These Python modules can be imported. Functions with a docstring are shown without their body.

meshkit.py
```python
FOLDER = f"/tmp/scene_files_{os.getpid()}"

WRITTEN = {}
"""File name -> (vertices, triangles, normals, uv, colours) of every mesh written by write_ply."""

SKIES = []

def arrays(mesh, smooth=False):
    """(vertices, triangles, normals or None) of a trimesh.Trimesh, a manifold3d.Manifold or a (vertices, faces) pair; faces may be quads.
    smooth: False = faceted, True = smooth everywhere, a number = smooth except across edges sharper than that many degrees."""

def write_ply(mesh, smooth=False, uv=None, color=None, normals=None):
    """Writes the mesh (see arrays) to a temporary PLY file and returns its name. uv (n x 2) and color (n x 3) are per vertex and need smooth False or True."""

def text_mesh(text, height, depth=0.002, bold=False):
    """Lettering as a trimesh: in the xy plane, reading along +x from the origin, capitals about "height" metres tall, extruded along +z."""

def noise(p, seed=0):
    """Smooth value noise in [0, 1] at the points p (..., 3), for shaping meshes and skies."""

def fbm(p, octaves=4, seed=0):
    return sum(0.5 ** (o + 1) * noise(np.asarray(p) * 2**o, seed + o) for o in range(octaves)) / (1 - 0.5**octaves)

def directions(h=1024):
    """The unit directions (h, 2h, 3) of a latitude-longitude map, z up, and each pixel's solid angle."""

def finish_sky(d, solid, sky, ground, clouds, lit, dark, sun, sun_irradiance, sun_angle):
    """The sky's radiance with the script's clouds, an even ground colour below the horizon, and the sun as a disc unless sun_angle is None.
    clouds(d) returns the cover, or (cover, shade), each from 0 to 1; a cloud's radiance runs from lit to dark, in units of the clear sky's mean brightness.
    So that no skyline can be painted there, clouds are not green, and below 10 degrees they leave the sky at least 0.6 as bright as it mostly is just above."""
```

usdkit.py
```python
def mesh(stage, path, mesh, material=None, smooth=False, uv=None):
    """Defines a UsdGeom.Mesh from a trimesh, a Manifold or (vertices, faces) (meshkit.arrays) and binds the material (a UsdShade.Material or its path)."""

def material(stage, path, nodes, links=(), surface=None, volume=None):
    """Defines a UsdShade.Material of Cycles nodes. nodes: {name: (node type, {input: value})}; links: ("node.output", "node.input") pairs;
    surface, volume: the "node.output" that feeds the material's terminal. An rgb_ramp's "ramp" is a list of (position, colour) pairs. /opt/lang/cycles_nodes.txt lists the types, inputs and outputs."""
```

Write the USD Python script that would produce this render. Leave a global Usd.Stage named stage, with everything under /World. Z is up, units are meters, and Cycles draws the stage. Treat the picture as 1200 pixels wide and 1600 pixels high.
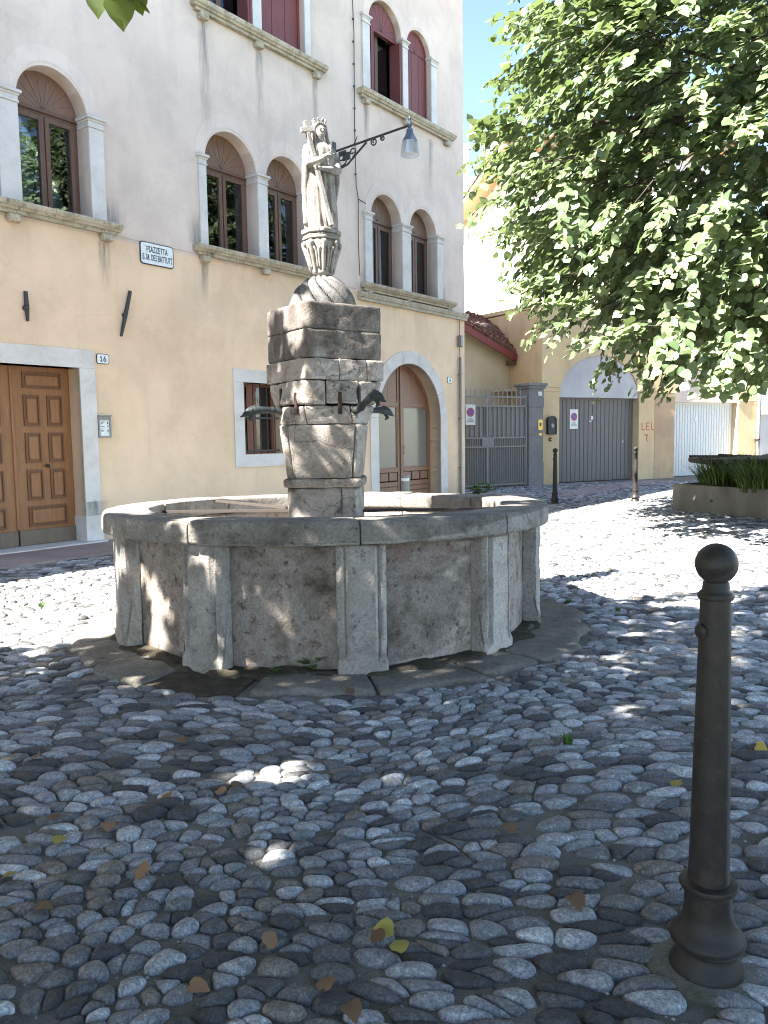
import math, random
import numpy as np, trimesh, usdkit, meshkit
import manifold3d as m3
from shapely.geometry import Polygon, box as sbox, Point
from shapely import affinity
from shapely.ops import unary_union
from pxr import Usd, UsdGeom, UsdLux, UsdShade, Gf, Sdf

random.seed(7)
rng = np.random.default_rng(11)
stage = Usd.Stage.CreateInMemory()
UsdGeom.SetStageUpAxis(stage, UsdGeom.Tokens.z)
UsdGeom.SetStageMetersPerUnit(stage, 1.0)
UsdGeom.Xform.Define(stage, '/World')
UsdGeom.Scope.Define(stage, '/World/Looks')
rad = math.radians

# ------------------------------------------------------------------ camera, sky, sun
PITCH, ROLL, EYE = math.atan((800 - 682) / 1250.0), 0.014, np.array([0, 0, 1.5])
fw = np.array([0, math.cos(PITCH), -math.sin(PITCH)])
r0_, u0_ = np.array([1.0, 0, 0]), np.cross([1.0, 0, 0], fw)
RT = math.cos(ROLL) * r0_ - math.sin(ROLL) * u0_
UP = np.cross(RT, fw)
cam = UsdGeom.Camera.Define(stage, '/World/camera')
mat = Gf.Matrix4d(*RT, 0, *UP, 0, *(-fw), 0, *EYE, 1)
cam.AddTransformOp().Set(mat)
cam.CreateFocalLengthAttr(37.5)
cam.CreateHorizontalApertureAttr(36.0)
cam.CreateVerticalApertureAttr(48.0)
cam.CreateClippingRangeAttr(Gf.Vec2f(0.05, 500))
cam.CreateExposureAttr(2.88)

SUN_AZ, SUN_EL = rad(55.4 + 180), rad(47.5)          # direction towards the sun, clockwise from +y
SUN = np.array([math.sin(SUN_AZ) * math.cos(SUN_EL), math.cos(SUN_AZ) * math.cos(SUN_EL), math.sin(SUN_EL)])
SHX, SHY = -SUN[0] / SUN[2], -SUN[1] / SUN[2]     # shadow offset per metre of height
dome = UsdLux.DomeLight.Define(stage, '/World/sky')
dome.GetPrim().SetCustomDataByKey('kind', 'structure')
skym = usdkit.material(stage, '/World/Looks/sky', {
    's': ('sky_texture', {'sky_type': 'single_scattering', 'sun_disc': False, 'sun_elevation': SUN_EL,
                          'sun_rotation': math.atan2(SUN[0], SUN[1]), 'air_density': 1.0, 'aerosol_density': 0.5}),
    'b': ('background_shader', {'strength': 0.06})}, [('s.color', 'b.color')], surface='b.background')
UsdShade.MaterialBindingAPI.Apply(dome.GetPrim()).Bind(skym)
sun = UsdLux.DistantLight.Define(stage, '/World/sun')
zx = SUN; xx = np.cross([0, 0, 1.0], zx); xx /= np.linalg.norm(xx); yx = np.cross(zx, xx)
sun.AddTransformOp().Set(Gf.Matrix4d(*xx, 0, *yx, 0, *zx, 0, 0, 0, 30, 1))
sun.CreateIntensityAttr(1.25); sun.CreateAngleAttr(0.53); sun.CreateNormalizeAttr(True)
sun.CreateColorAttr(Gf.Vec3f(1.0, 0.94, 0.85))

# ------------------------------------------------------------------ helpers
_used = {}
def numbered(path):
    n = _used.get(path, -1) + 1
    _used[path] = n
    return path if n == 0 else f'{path}_{n:03d}'

def thing(name, label, cat, loc=(0, 0, 0), rotz=0.0, group=None, kind=None):
    p = numbered('/World/' + name)
    x = UsdGeom.Xform.Define(stage, p)
    x.AddTranslateOp().Set(Gf.Vec3d(*map(float, loc)))
    if rotz: x.AddRotateZOp().Set(float(rotz))
    pr = x.GetPrim()
    for k, v in (('label', label), ('category', cat), ('group', group), ('kind', kind)):
        if v: pr.SetCustomDataByKey(k, v)
    return p

def part(parent, name, mesh, m, smooth=False, label=None, kind=None):
    p = numbered(f'{parent}/{name}')
    me = usdkit.mesh(stage, p, mesh, m, smooth=smooth)
    if label: me.GetPrim().SetCustomDataByKey('label', label)
    if kind: me.GetPrim().SetCustomDataByKey('kind', kind)
    return p

def tone(path, vals):
    """one random number per piece (0 to 1), read by the materials of cobbles, tiles and leaves"""
    vals = np.asarray(vals, np.float32)
    pv = UsdGeom.PrimvarsAPI(stage.GetPrimAtPath(path)).CreatePrimvar('tone', Sdf.ValueTypeNames.FloatArray, 'vertex')
    from pxr import Vt
    pv.Set(Vt.FloatArray.FromNumpy(vals))
    return path

def single(name, mesh, m, label, cat, smooth=False, group=None, kind=None):
    p = part('/World', name, mesh, m, smooth, label, kind)
    pr = stage.GetPrimAtPath(p)
    if cat: pr.SetCustomDataByKey('category', cat)
    if group: pr.SetCustomDataByKey('group', group)
    return p

def bx(x0, x1, y0, y1, z0, z1, bev=0.0):
    if bev > 0:
        b = bev
        pts = [(x, y, z) for x in (x0 + b, x1 - b) for y in (y0 + b, y1 - b) for z in (z0, z1)] + \
              [(x, y, z) for x in (x0 + b, x1 - b) for y in (y0, y1) for z in (z0 + b, z1 - b)] + \
              [(x, y, z) for x in (x0, x1) for y in (y0 + b, y1 - b) for z in (z0 + b, z1 - b)]
        return trimesh.convex.convex_hull(np.array(pts))
    m = trimesh.creation.box((x1 - x0, y1 - y0, z1 - z0))
    m.apply_translation(((x0 + x1) / 2, (y0 + y1) / 2, (z0 + z1) / 2))
    return m

def cat(*ms):
    ms = [m for m in ms if m is not None]
    return trimesh.util.concatenate(ms) if len(ms) > 1 else ms[0]

def slab(poly, y0, y1):
    """polygon in (x, z) given thickness from depth y0 to y1"""
    out = []
    for g in getattr(poly, 'geoms', [poly]):
        if g.is_empty: continue
        m = trimesh.creation.extrude_polygon(g, y1 - y0, engine='earcut')
        v = m.vertices
        out.append(trimesh.Trimesh(np.stack([v[:, 0], y1 - v[:, 2], v[:, 1]], 1), m.faces, process=False))
    return cat(*out)

def mould(prof, x0, x1):
    """profile in (y, z) run along x"""
    m = trimesh.creation.extrude_polygon(Polygon(prof), x1 - x0, engine='earcut')
    v = m.vertices
    return trimesh.Trimesh(np.stack([v[:, 2] + x0, v[:, 0], v[:, 1]], 1), m.faces, process=False)

def tube(pts, r, n=8, caps=True):
    pts = np.asarray(pts, float); k = len(pts)
    r = np.broadcast_to(np.asarray(r, float), (k,))
    t = np.gradient(pts, axis=0); t /= np.linalg.norm(t, axis=1, keepdims=True) + 1e-12
    ref = np.array([0, 0, 1.0]) if abs(t[0][2]) < 0.9 else np.array([1.0, 0, 0])
    V, prev = [], None
    for i in range(k):
        a = np.cross(t[i], ref) if prev is None else prev - t[i] * (prev @ t[i])
        a /= np.linalg.norm(a) + 1e-12; prev = a
        b = np.cross(t[i], a)
        ang = np.arange(n) * 2 * np.pi / n
        V.append(pts[i] + r[i] * (np.cos(ang)[:, None] * a + np.sin(ang)[:, None] * b))
    V = np.vstack(V); F = []
    for i in range(k - 1):
        for j in range(n):
            a, b = i * n + j, i * n + (j + 1) % n
            F += [(a, b, b + n), (a, b + n, a + n)]
    if caps:
        V = np.vstack([V, pts[0], pts[-1]]); c0, c1 = len(V) - 2, len(V) - 1
        for j in range(n):
            F += [(c0, (j + 1) % n, j), (c1, (k - 1) * n + j, (k - 1) * n + (j + 1) % n)]
    return trimesh.Trimesh(V, F, process=False)

def lathe(prof, n=40):
    """prof: list of (r, z) from bottom to top"""
    p = np.asarray(prof, float); k = len(p)
    ang = np.arange(n) * 2 * np.pi / n
    V = np.stack([p[:, 0][:, None] * np.cos(ang), p[:, 0][:, None] * np.sin(ang), np.repeat(p[:, 1][:, None], n, 1)], -1).reshape(-1, 3)
    F = []
    for i in range(k - 1):
        for j in range(n):
            a, b = i * n + j, i * n + (j + 1) % n
            F += [(a, b, b + n), (a, b + n, a + n)]
    V = np.vstack([V, (0, 0, p[0, 1]), (0, 0, p[-1, 1])])
    for j in range(n):
        F += [(len(V) - 2, (j + 1) % n, j), (len(V) - 1, (k - 1) * n + j, (k - 1) * n + (j + 1) % n)]
    return trimesh.Trimesh(V, F, process=False)

def text(s, h, depth=0.002, sx=1.0, bold=True, center=True):
    """lettering standing in the x-z plane, facing -y"""
    m = meshkit.text_mesh(s, h, depth, bold)
    v = np.array(m.vertices); v[:, 0] *= sx
    if center: v[:, 0] -= (v[:, 0].max() + v[:, 0].min()) / 2
    return trimesh.Trimesh(np.stack([v[:, 0], -v[:, 2], v[:, 1]], 1), m.faces, process=False)

def moved(m, x=0, y=0, z=0):
    m = m.copy(); m.apply_translation((x, y, z)); return m

def rotated(m, ang, axis=(0, 0, 1), at=(0, 0, 0)):
    m = m.copy(); m.apply_transform(trimesh.transformations.rotation_matrix(ang, axis, at)); return m

def chain(pts, rads, seg=20):
    sp = [m3.Manifold.sphere(float(r), seg).translate(tuple(map(float, p))) for p, r in zip(pts, rads)]
    return m3.Manifold.batch_boolean([m3.Manifold.batch_hull([sp[i], sp[i + 1]]) for i in range(len(sp) - 1)], m3.OpType.Add)

def to_tm(man):
    m = man.to_mesh()
    return trimesh.Trimesh(np.array(m.vert_properties[:, :3]), np.array(m.tri_verts), process=True)

def arc_stone(Rf, r0, z0, z1, p0, p1, c=(0, 0), rd=0.012, step=0.025, amp=0.004, freq=7.0, seed=0, gap=0.003, rin=None):
    """A stone of a ring: angle runs clockwise-free from p0 to p1 (radians, 0 = towards -y, positive to +x);
    Rf(phi, z) gives the outer radius (vectorised); r0 the inner radius."""
    pm = (p0 + p1) / 2
    Rm = float(np.mean(Rf(np.array([pm]), np.array([(z0 + z1) / 2]))))
    p0, p1 = p0 + gap / Rm, p1 - gap / Rm
    # rounded rectangle loop in (r, z)
    lp = sbox(r0 + rd, z0 + rd, Rm - rd, z1 - rd).buffer(rd, quad_segs=3)
    ring = lp.exterior
    L = ring.length; k = max(12, int(L / step))
    loop = np.array([ring.interpolate(i * L / k).coords[0] for i in range(k)])
    nrm = np.roll(loop, -1, 0) - np.roll(loop, 1, 0)
    nrm = np.stack([nrm[:, 1], -nrm[:, 0]], 1); nrm /= np.linalg.norm(nrm, axis=1, keepdims=True)
    if Polygon(loop).exterior.is_ccw is False: nrm = -nrm
    nphi = max(3, int((p1 - p0) * Rm / step) + 1)
    ph = np.linspace(p0 + rd / Rm, p1 - rd / Rm, nphi)
    phs = np.concatenate([[p0, p0 + 0.3 * rd / Rm], ph, [p1 - 0.3 * rd / Rm, p1]])
    ins = np.concatenate([[rd, 0.29 * rd], np.zeros(nphi), [0.29 * rd, rd]])
    P = loop[None] - nrm[None] * ins[:, None, None]
    t = (P[..., 0] - r0) / (Rm - r0)
    PH = np.repeat(phs[:, None], k, 1)
    Rr = r0 + t * (Rf(PH, P[..., 1]) - r0)
    X = np.stack([c[0] + Rr * np.sin(PH), c[1] - Rr * np.cos(PH), P[..., 1]], -1)
    n3 = np.stack([nrm[None, :, 0] * np.sin(PH), -nrm[None, :, 0] * np.cos(PH), np.repeat(nrm[None, :, 1], len(phs), 0)], -1)
    d = (meshkit.fbm(X * freq + seed * 3.7, 4, seed) - 0.5) * 2
    X = X + n3 * (d * amp)[..., None]
    V = X.reshape(-1, 3); F = []
    m = len(phs)
    i, j = np.meshgrid(np.arange(m - 1), np.arange(k), indexing='ij')
    a, b = (i * k + j).ravel(), (i * k + (j + 1) % k).ravel()
    F = np.vstack([np.stack([a, b, b + k], 1), np.stack([a, b + k, a + k], 1)])
    V = np.vstack([V, X[0].mean(0), X[-1].mean(0)])
    jj = np.arange(k); j2 = (jj + 1) % k
    F = np.vstack([F, np.stack([np.full(k, len(V) - 2), j2, jj], 1), np.stack([np.full(k, len(V) - 1), (m - 1) * k + jj, (m - 1) * k + j2], 1)])
    tm = trimesh.Trimesh(V, F, process=False)
    if tm.volume < 0: tm.invert()
    return tm

# ------------------------------------------------------------------ materials
def M(name, nodes, links, surface='p.BSDF'):
    return usdkit.material(stage, '/World/Looks/' + name, nodes, links, surface=surface)

def flat(name, col, rough=0.6, metal=0.0, spec=0.5):
    """one colour with slight wear"""
    c = np.array(col)
    return M(name, {'g': ('geometry', {}), 'n': ('noise_texture', {'scale': 22.0, 'detail': 5.0, 'roughness': 0.6}),
                    'r': ('rgb_ramp', {'ramp': [(0.3, tuple(c * 0.82)), (0.7, tuple(np.minimum(c * 1.1, 1)))]}),
                    'p': ('principled_bsdf', {'roughness': rough, 'metallic': metal, 'specular_ior_level': spec})},
             [('g.position', 'n.vector'), ('n.fac', 'r.fac'), ('r.color', 'p.base_color')])

def stone(name, ramp, scale=6.0, fine=60.0, bump=0.5, rough=0.9, dist=0.01, stretch=(1, 1, 1), spots=None, island=0.0, grain=0.4, crack=0.0):
    """weathered mineral: broad tones, fine grain, optional dark lichen spots"""
    nodes = {'g': ('geometry', {}), 'mp': ('mapping', {'scale': stretch}),
             'n': ('noise_texture', {'scale': scale, 'detail': 8.0, 'roughness': 0.65, 'distortion': 0.3}),
             'r': ('rgb_ramp', {'ramp': ramp}),
             'f': ('noise_texture', {'scale': fine, 'detail': 4.0, 'roughness': 0.7}),
             'fr': ('rgb_ramp', {'ramp': [(0.25, (1 - grain,) * 3), (0.55, (1, 1, 1)), (0.8, (1 + 0.6 * grain,) * 3)]}),
             'm': ('mix', {'mix_type': 'multiply', 'fac': 1.0}),
             'b': ('bump', {'strength': bump, 'distance': dist}),
             'p': ('principled_bsdf', {'roughness': rough, 'specular_ior_level': 0.25})}
    links = [('g.position', 'mp.vector'), ('mp.vector', 'n.vector'), ('g.position', 'f.vector'), ('n.fac', 'r.fac'), ('f.fac', 'fr.fac'),
             ('r.color', 'm.color1'), ('fr.color', 'm.color2'), ('f.fac', 'b.height'), ('b.normal', 'p.normal')]
    out = 'm.color'
    if spots:
        col, sc, lo, hi = spots
        nodes['s'] = ('noise_texture', {'scale': sc, 'detail': 9.0, 'roughness': 0.75})
        nodes['sr'] = ('rgb_ramp', {'ramp': [(lo, (0, 0, 0)), (hi, (1, 1, 1))]})
        nodes['sm'] = ('mix', {'mix_type': 'mix', 'color2': col})
        links += [('g.position', 's.vector'), ('s.fac', 'sr.fac'), ('sr.color', 'sm.fac'), (out, 'sm.color1')]
        out = 'sm.color'
    if crack:
        nodes['dw'] = ('noise_texture', {'scale': 3.0, 'detail': 6.0, 'roughness': 0.6}); nodes['dm'] = ('mix', {'mix_type': 'linear_light', 'fac': 0.14})
        nodes['cv'] = ('voronoi_texture', {'feature': 'distance_to_edge', 'scale': crack})
        nodes['cr'] = ('rgb_ramp', {'ramp': [(0.0, (0.75, 0.75, 0.75)), (0.003, (0.5, 0.5, 0.5)), (0.008, (0, 0, 0))]})
        nodes['cm'] = ('mix', {'mix_type': 'mix', 'color2': (0.02, 0.017, 0.014)})
        links += [('g.position', 'dw.vector'), ('g.position', 'dm.color1'), ('dw.color', 'dm.color2'), ('dm.color', 'cv.vector'), ('cv.distance', 'cr.fac'), (out, 'cm.color1'), ('cr.color', 'cm.fac')]
        out = 'cm.color'
    if island:
        nodes['ia'] = ('attribute', {'attribute': 'tone'})
        nodes['ir'] = ('rgb_ramp', {'ramp': [(0.0, (1 - island,) * 3), (1.0, (1 + island,) * 3)]})
        nodes['im'] = ('mix', {'mix_type': 'multiply', 'fac': 1.0})
        links += [('ia.fac', 'ir.fac'), (out, 'im.color1'), ('ir.color', 'im.color2')]
        out = 'im.color'
    links.append((out, 'p.base_color'))
    return M(name, nodes, links)

def plaster(name, a, b, streak=0.2, dirt=(0.3, 0.28, 0.25), base=False):
    """painted render: soft blotches, faint vertical streaks"""
    return M(name, {
        'g': ('geometry', {}), 'mp': ('mapping', {'scale': (2.2, 2.2, 0.22)}),
        'n': ('noise_texture', {'scale': 0.55, 'detail': 6.0, 'roughness': 0.55}),
        'r': ('rgb_ramp', {'ramp': [(0.32, a), (0.68, b)]}),
        's': ('noise_texture', {'scale': 1.6, 'detail': 6.0, 'roughness': 0.6}),
        'sr': ('rgb_ramp', {'ramp': [(0.52, (0, 0, 0)), (0.85, (streak,) * 3)]}),
        'sm': ('mix', {'mix_type': 'mix', 'color2': dirt}),
        'f': ('noise_texture', {'scale': 38.0, 'detail': 5.0, 'roughness': 0.7}),
        'bb': ('bump', {'strength': 0.25, 'distance': 0.008}),
        # patchy repairs, hairline cracks, and splash dirt with a ragged upper edge along the foot of the wall
        'pn': ('noise_texture', {'scale': 0.9, 'detail': 9.0, 'roughness': 0.68, 'distortion': 0.25}),
        'pr': ('rgb_ramp', {'ramp': [(0.40, (0.90, 0.90, 0.91)), (0.52, (1, 1, 1)), (0.60, (1.05, 1.045, 1.04))]}),
        'pm': ('mix', {'mix_type': 'multiply', 'fac': 1.0}),
        'dw': ('noise_texture', {'scale': 1.3, 'detail': 6.0, 'roughness': 0.6}), 'dm': ('mix', {'mix_type': 'linear_light', 'fac': 0.35}),
        'cv': ('voronoi_texture', {'feature': 'distance_to_edge', 'scale': 0.42}),
        'cr': ('rgb_ramp', {'ramp': [(0.0, (0.16, 0.16, 0.16)), (0.0035, (0, 0, 0))]}),
        'cm': ('mix', {'mix_type': 'mix', 'color2': tuple(np.array(a) * 0.55)}),
        'xyz': ('separate_xyz', {}), 'zr': ('map_range', {'from_min': 0.0, 'from_max': 0.75, 'to_min': 0.62 if base else 0.0, 'to_max': 0.0, 'clamp': True}),
        'zm': ('math', {'math_type': 'multiply'}), 'bd': ('mix', {'mix_type': 'mix', 'color2': (0.30, 0.27, 0.24)}),
        'p': ('principled_bsdf', {'roughness': 0.92, 'specular_ior_level': 0.15})},
        [('g.position', 'n.vector'), ('g.position', 'mp.vector'), ('mp.vector', 's.vector'), ('n.fac', 'r.fac'), ('s.fac', 'sr.fac'),
         ('r.color', 'sm.color1'), ('sr.color', 'sm.fac'), ('g.position', 'pn.vector'), ('pn.fac', 'pr.fac'), ('sm.color', 'pm.color1'), ('pr.color', 'pm.color2'),
         ('g.position', 'dw.vector'), ('g.position', 'dm.color1'), ('dw.color', 'dm.color2'), ('dm.color', 'cv.vector'), ('cv.distance', 'cr.fac'), ('pm.color', 'cm.color1'), ('cr.color', 'cm.fac'),
         ('g.position', 'xyz.vector'), ('xyz.z', 'zr.value'), ('zr.result', 'zm.value1'), ('pn.fac', 'zm.value2'), ('zm.value', 'bd.fac'), ('cm.color', 'bd.color1'), ('bd.color', 'p.base_color'), ('g.position', 'f.vector'), ('f.fac', 'bb.height'), ('bb.normal', 'p.normal')])

def wood(name, a, b, stretch=(9, 9, 0.7), rough=0.45):
    return M(name, {
        'g': ('geometry', {}), 'mp': ('mapping', {'scale': stretch}),
        'n': ('noise_texture', {'scale': 4.0, 'detail': 8.0, 'roughness': 0.65, 'distortion': 0.8}),
        'r': ('rgb_ramp', {'ramp': [(0.3, a), (0.7, b)]}),
        'bb': ('bump', {'strength': 0.25, 'distance': 0.004}),
        'p': ('principled_bsdf', {'roughness': rough})},
        [('g.position', 'mp.vector'), ('mp.vector', 'n.vector'), ('n.fac', 'r.fac'), ('r.color', 'p.base_color'), ('n.fac', 'bb.height'), ('bb.normal', 'p.normal')])

PL_UP = plaster('plaster_upper', (0.575, 0.465, 0.39), (0.675, 0.55, 0.462), 0.28)
PL_LOW = plaster('plaster_lower', (0.68, 0.49, 0.325), (0.77, 0.57, 0.395), 0.2, base=True)
PL_PALE = plaster('plaster_pale', (0.60, 0.49, 0.42), (0.70, 0.58, 0.495), 0.40)
PL_YEL = plaster('plaster_yellow', (0.60, 0.44, 0.25), (0.71, 0.55, 0.34), 0.35, (0.3, 0.25, 0.2))
PL_CREAM = plaster('plaster_cream', (0.62, 0.51, 0.33), (0.70, 0.59, 0.41), 0.12)
PL_WHITE = plaster('plaster_white', (0.72, 0.69, 0.66), (0.80, 0.77, 0.74), 0.1)
PL_GREY = plaster('plaster_grey', (0.46, 0.45, 0.45), (0.56, 0.55, 0.55), 0.2)
PL_TAN = plaster('soffit_tan', (0.55, 0.36, 0.2), (0.62, 0.42, 0.25), 0.1)
TRIM = stone('trim_stone', [(0.3, (0.50, 0.46, 0.42)), (0.5, (0.60, 0.56, 0.52)), (0.7, (0.66, 0.62, 0.58))], 2.5, 50, 0.3, spots=((0.28, 0.25, 0.21), 7.0, 0.62, 0.80), grain=0.12)
SILL = stone('sill_stone', [(0.3, (0.30, 0.25, 0.18)), (0.5, (0.46, 0.40, 0.30)), (0.7, (0.54, 0.48, 0.38))], 5.0, 45, 0.5, spots=((0.10, 0.09, 0.07), 11.0, 0.53, 0.70))
BASIN = stone('basin_stone', [(0.28, (0.085, 0.07, 0.058)), (0.42, (0.22, 0.187, 0.16)), (0.55, (0.33, 0.29, 0.258)), (0.63, (0.25, 0.19, 0.162)), (0.78, (0.38, 0.34, 0.312))], 4.5, 60, 0.9,
              spots=((0.05, 0.042, 0.034), 16.0, 0.55, 0.66), dist=0.012)
PILST = stone('pilaster_stone', [(0.3, (0.20, 0.18, 0.16)), (0.5, (0.34, 0.315, 0.29)), (0.75, (0.42, 0.395, 0.37))], 5.0, 60, 0.9, spots=((0.07, 0.06, 0.05), 18.0, 0.57, 0.68), dist=0.012)
RIMST = stone('rim_stone', [(0.3, (0.11, 0.10, 0.088)), (0.5, (0.215, 0.20, 0.18)), (0.75, (0.31, 0.295, 0.27))], 4.0, 48, 0.9,
              spots=((0.05, 0.046, 0.042), 16.0, 0.54, 0.70), dist=0.012)
SHAFT = stone('shaft_stone', [(0.3, (0.17, 0.148, 0.126)), (0.5, (0.335, 0.30, 0.272)), (0.7, (0.41, 0.38, 0.355))], 4.5, 60, 0.8,
              spots=((0.06, 0.052, 0.043), 15.0, 0.56, 0.68), crack=1.9)
BLOCK = stone('block_stone', [(0.32, (0.055, 0.05, 0.046)), (0.5, (0.13, 0.115, 0.105)), (0.7, (0.26, 0.235, 0.215))], 7.0, 55, 0.9,
              spots=((0.40, 0.36, 0.33), 13.0, 0.62, 0.74), stretch=(1, 1, 0.45))
DOMEST = stone('dome_stone', [(0.3, (0.07, 0.07, 0.07)), (0.55, (0.165, 0.163, 0.16)), (0.75, (0.26, 0.255, 0.25))], 6.0, 60, 0.6)
STAT = stone('statue_stone', [(0.3, (0.15, 0.14, 0.125)), (0.48, (0.28, 0.265, 0.245)), (0.7, (0.36, 0.345, 0.325))], 9.0, 80, 0.45,
             spots=((0.07, 0.062, 0.055), 12.0, 0.55, 0.72))
SLABST = stone('slab_stone', [(0.3, (0.12, 0.11, 0.095)), (0.6, (0.22, 0.205, 0.18)), (0.75, (0.28, 0.26, 0.235))], 3.0, 40, 0.8, spots=((0.05, 0.055, 0.035), 8.0, 0.56, 0.72))
CONC = stone('planter_concrete', [(0.3, (0.15, 0.135, 0.11)), (0.6, (0.26, 0.24, 0.205)), (0.75, (0.31, 0.29, 0.25))], 2.0, 60, 0.6, stretch=(1, 1, 0.4))
PAVE = stone('pavement_stone', [(0.3, (0.26, 0.20, 0.18)), (0.6, (0.35, 0.28, 0.255)), (0.75, (0.40, 0.33, 0.30))], 1.5, 50, 0.4)
GATEST = stone('gate_pillar_stone', [(0.3, (0.20, 0.19, 0.19)), (0.6, (0.26, 0.25, 0.25)), (0.75, (0.30, 0.29, 0.29))], 2.0, 60, 0.3)
DOORW = wood('door_wood', (0.19, 0.075, 0.025), (0.31, 0.135, 0.048))
DOORD = wood('door_wood_dark', (0.10, 0.035, 0.012), (0.17, 0.065, 0.022))
KICK = wood('door_kick_wood', (0.10, 0.075, 0.05), (0.17, 0.125, 0.085))
ARCHW = wood('arched_door_wood', (0.18, 0.085, 0.045), (0.29, 0.15, 0.085))
WINW = wood('window_wood', (0.10, 0.05, 0.032), (0.17, 0.09, 0.06))
FANW = wood('fanlight_wood', (0.155, 0.085, 0.056), (0.225, 0.132, 0.09), (6, 6, 2))
RED = wood('shutter_red', (0.12, 0.030, 0.026), (0.175, 0.046, 0.040), rough=0.5)
REDW = wood('frame_red_brown', (0.16, 0.05, 0.03), (0.24, 0.085, 0.05))
IRON = stone('bollard_iron', [(0.3, (0.022, 0.020, 0.018)), (0.6, (0.034, 0.031, 0.028)), (0.78, (0.06, 0.05, 0.04))], 14.0, 160, 0.35, rough=0.42, dist=0.003, spots=((0.055, 0.042, 0.034), 9.0, 0.57, 0.72))
WIRON = flat('wrought_iron', (0.035, 0.035, 0.038), 0.55)
RUST = stone('rusty_iron', [(0.3, (0.03, 0.022, 0.019)), (0.55, (0.065, 0.042, 0.034)), (0.75, (0.12, 0.07, 0.052))], 18.0, 120, 0.6, rough=0.8, dist=0.003)
BRONZE = stone('spout_bronze', [(0.3, (0.018, 0.022, 0.024)), (0.6, (0.042, 0.050, 0.053)), (0.78, (0.09, 0.098, 0.095))], 22.0, 120, 0.4, rough=0.5, dist=0.003)
GATEG = flat('gate_grey_paint', (0.25, 0.235, 0.225), 0.5)
GARG = flat('garage_grey_paint', (0.145, 0.134, 0.126), 0.5)
GARW = flat('garage_pale_paint', (0.62, 0.65, 0.64), 0.5)
GARA = flat('garage_trim', (0.42, 0.42, 0.44), 0.6)
SIGNW = flat('sign_white', (0.72, 0.74, 0.73), 0.35)
BLACK = flat('sign_black', (0.03, 0.035, 0.035), 0.5)
SRED = flat('sign_red', (0.55, 0.05, 0.05), 0.4)
SBLUE = flat('sign_blue', (0.04, 0.10, 0.42), 0.4)
GREY = flat('grey_metal', (0.25, 0.25, 0.25), 0.45, 0.4)
BRASS = flat('brass', (0.62, 0.42, 0.12), 0.35, 0.6)
GRAF = flat('graffiti_red', (0.50, 0.17, 0.09), 0.9)
REDFAS = flat('eave_red_paint', (0.26, 0.045, 0.035), 0.5)
LAMPB = flat('lamp_blue_grey', (0.06, 0.09, 0.13), 0.4, 0.3)
BULB = flat('bulb_white', (0.75, 0.73, 0.68), 0.4)
CURT = flat('curtain_white', (0.8, 0.81, 0.80), 0.9)
DARK = flat('room_dark', (0.02, 0.02, 0.022), 0.9)
SOIL = stone('dark_soil', [(0.3, (0.035, 0.030, 0.022)), (0.7, (0.10, 0.085, 0.062))], 12.0, 70, 1.0)
TILE = stone('roof_tile', [(0.3, (0.13, 0.065, 0.045)), (0.55, (0.24, 0.115, 0.08)), (0.75, (0.32, 0.17, 0.12))], 6.0, 40, 0.5, island=0.3)
BARK = stone('bark', [(0.3, (0.035, 0.028, 0.022)), (0.7, (0.10, 0.082, 0.065))], 8.0, 50, 1.0, stretch=(1, 1, 0.25), dist=0.02)

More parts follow.
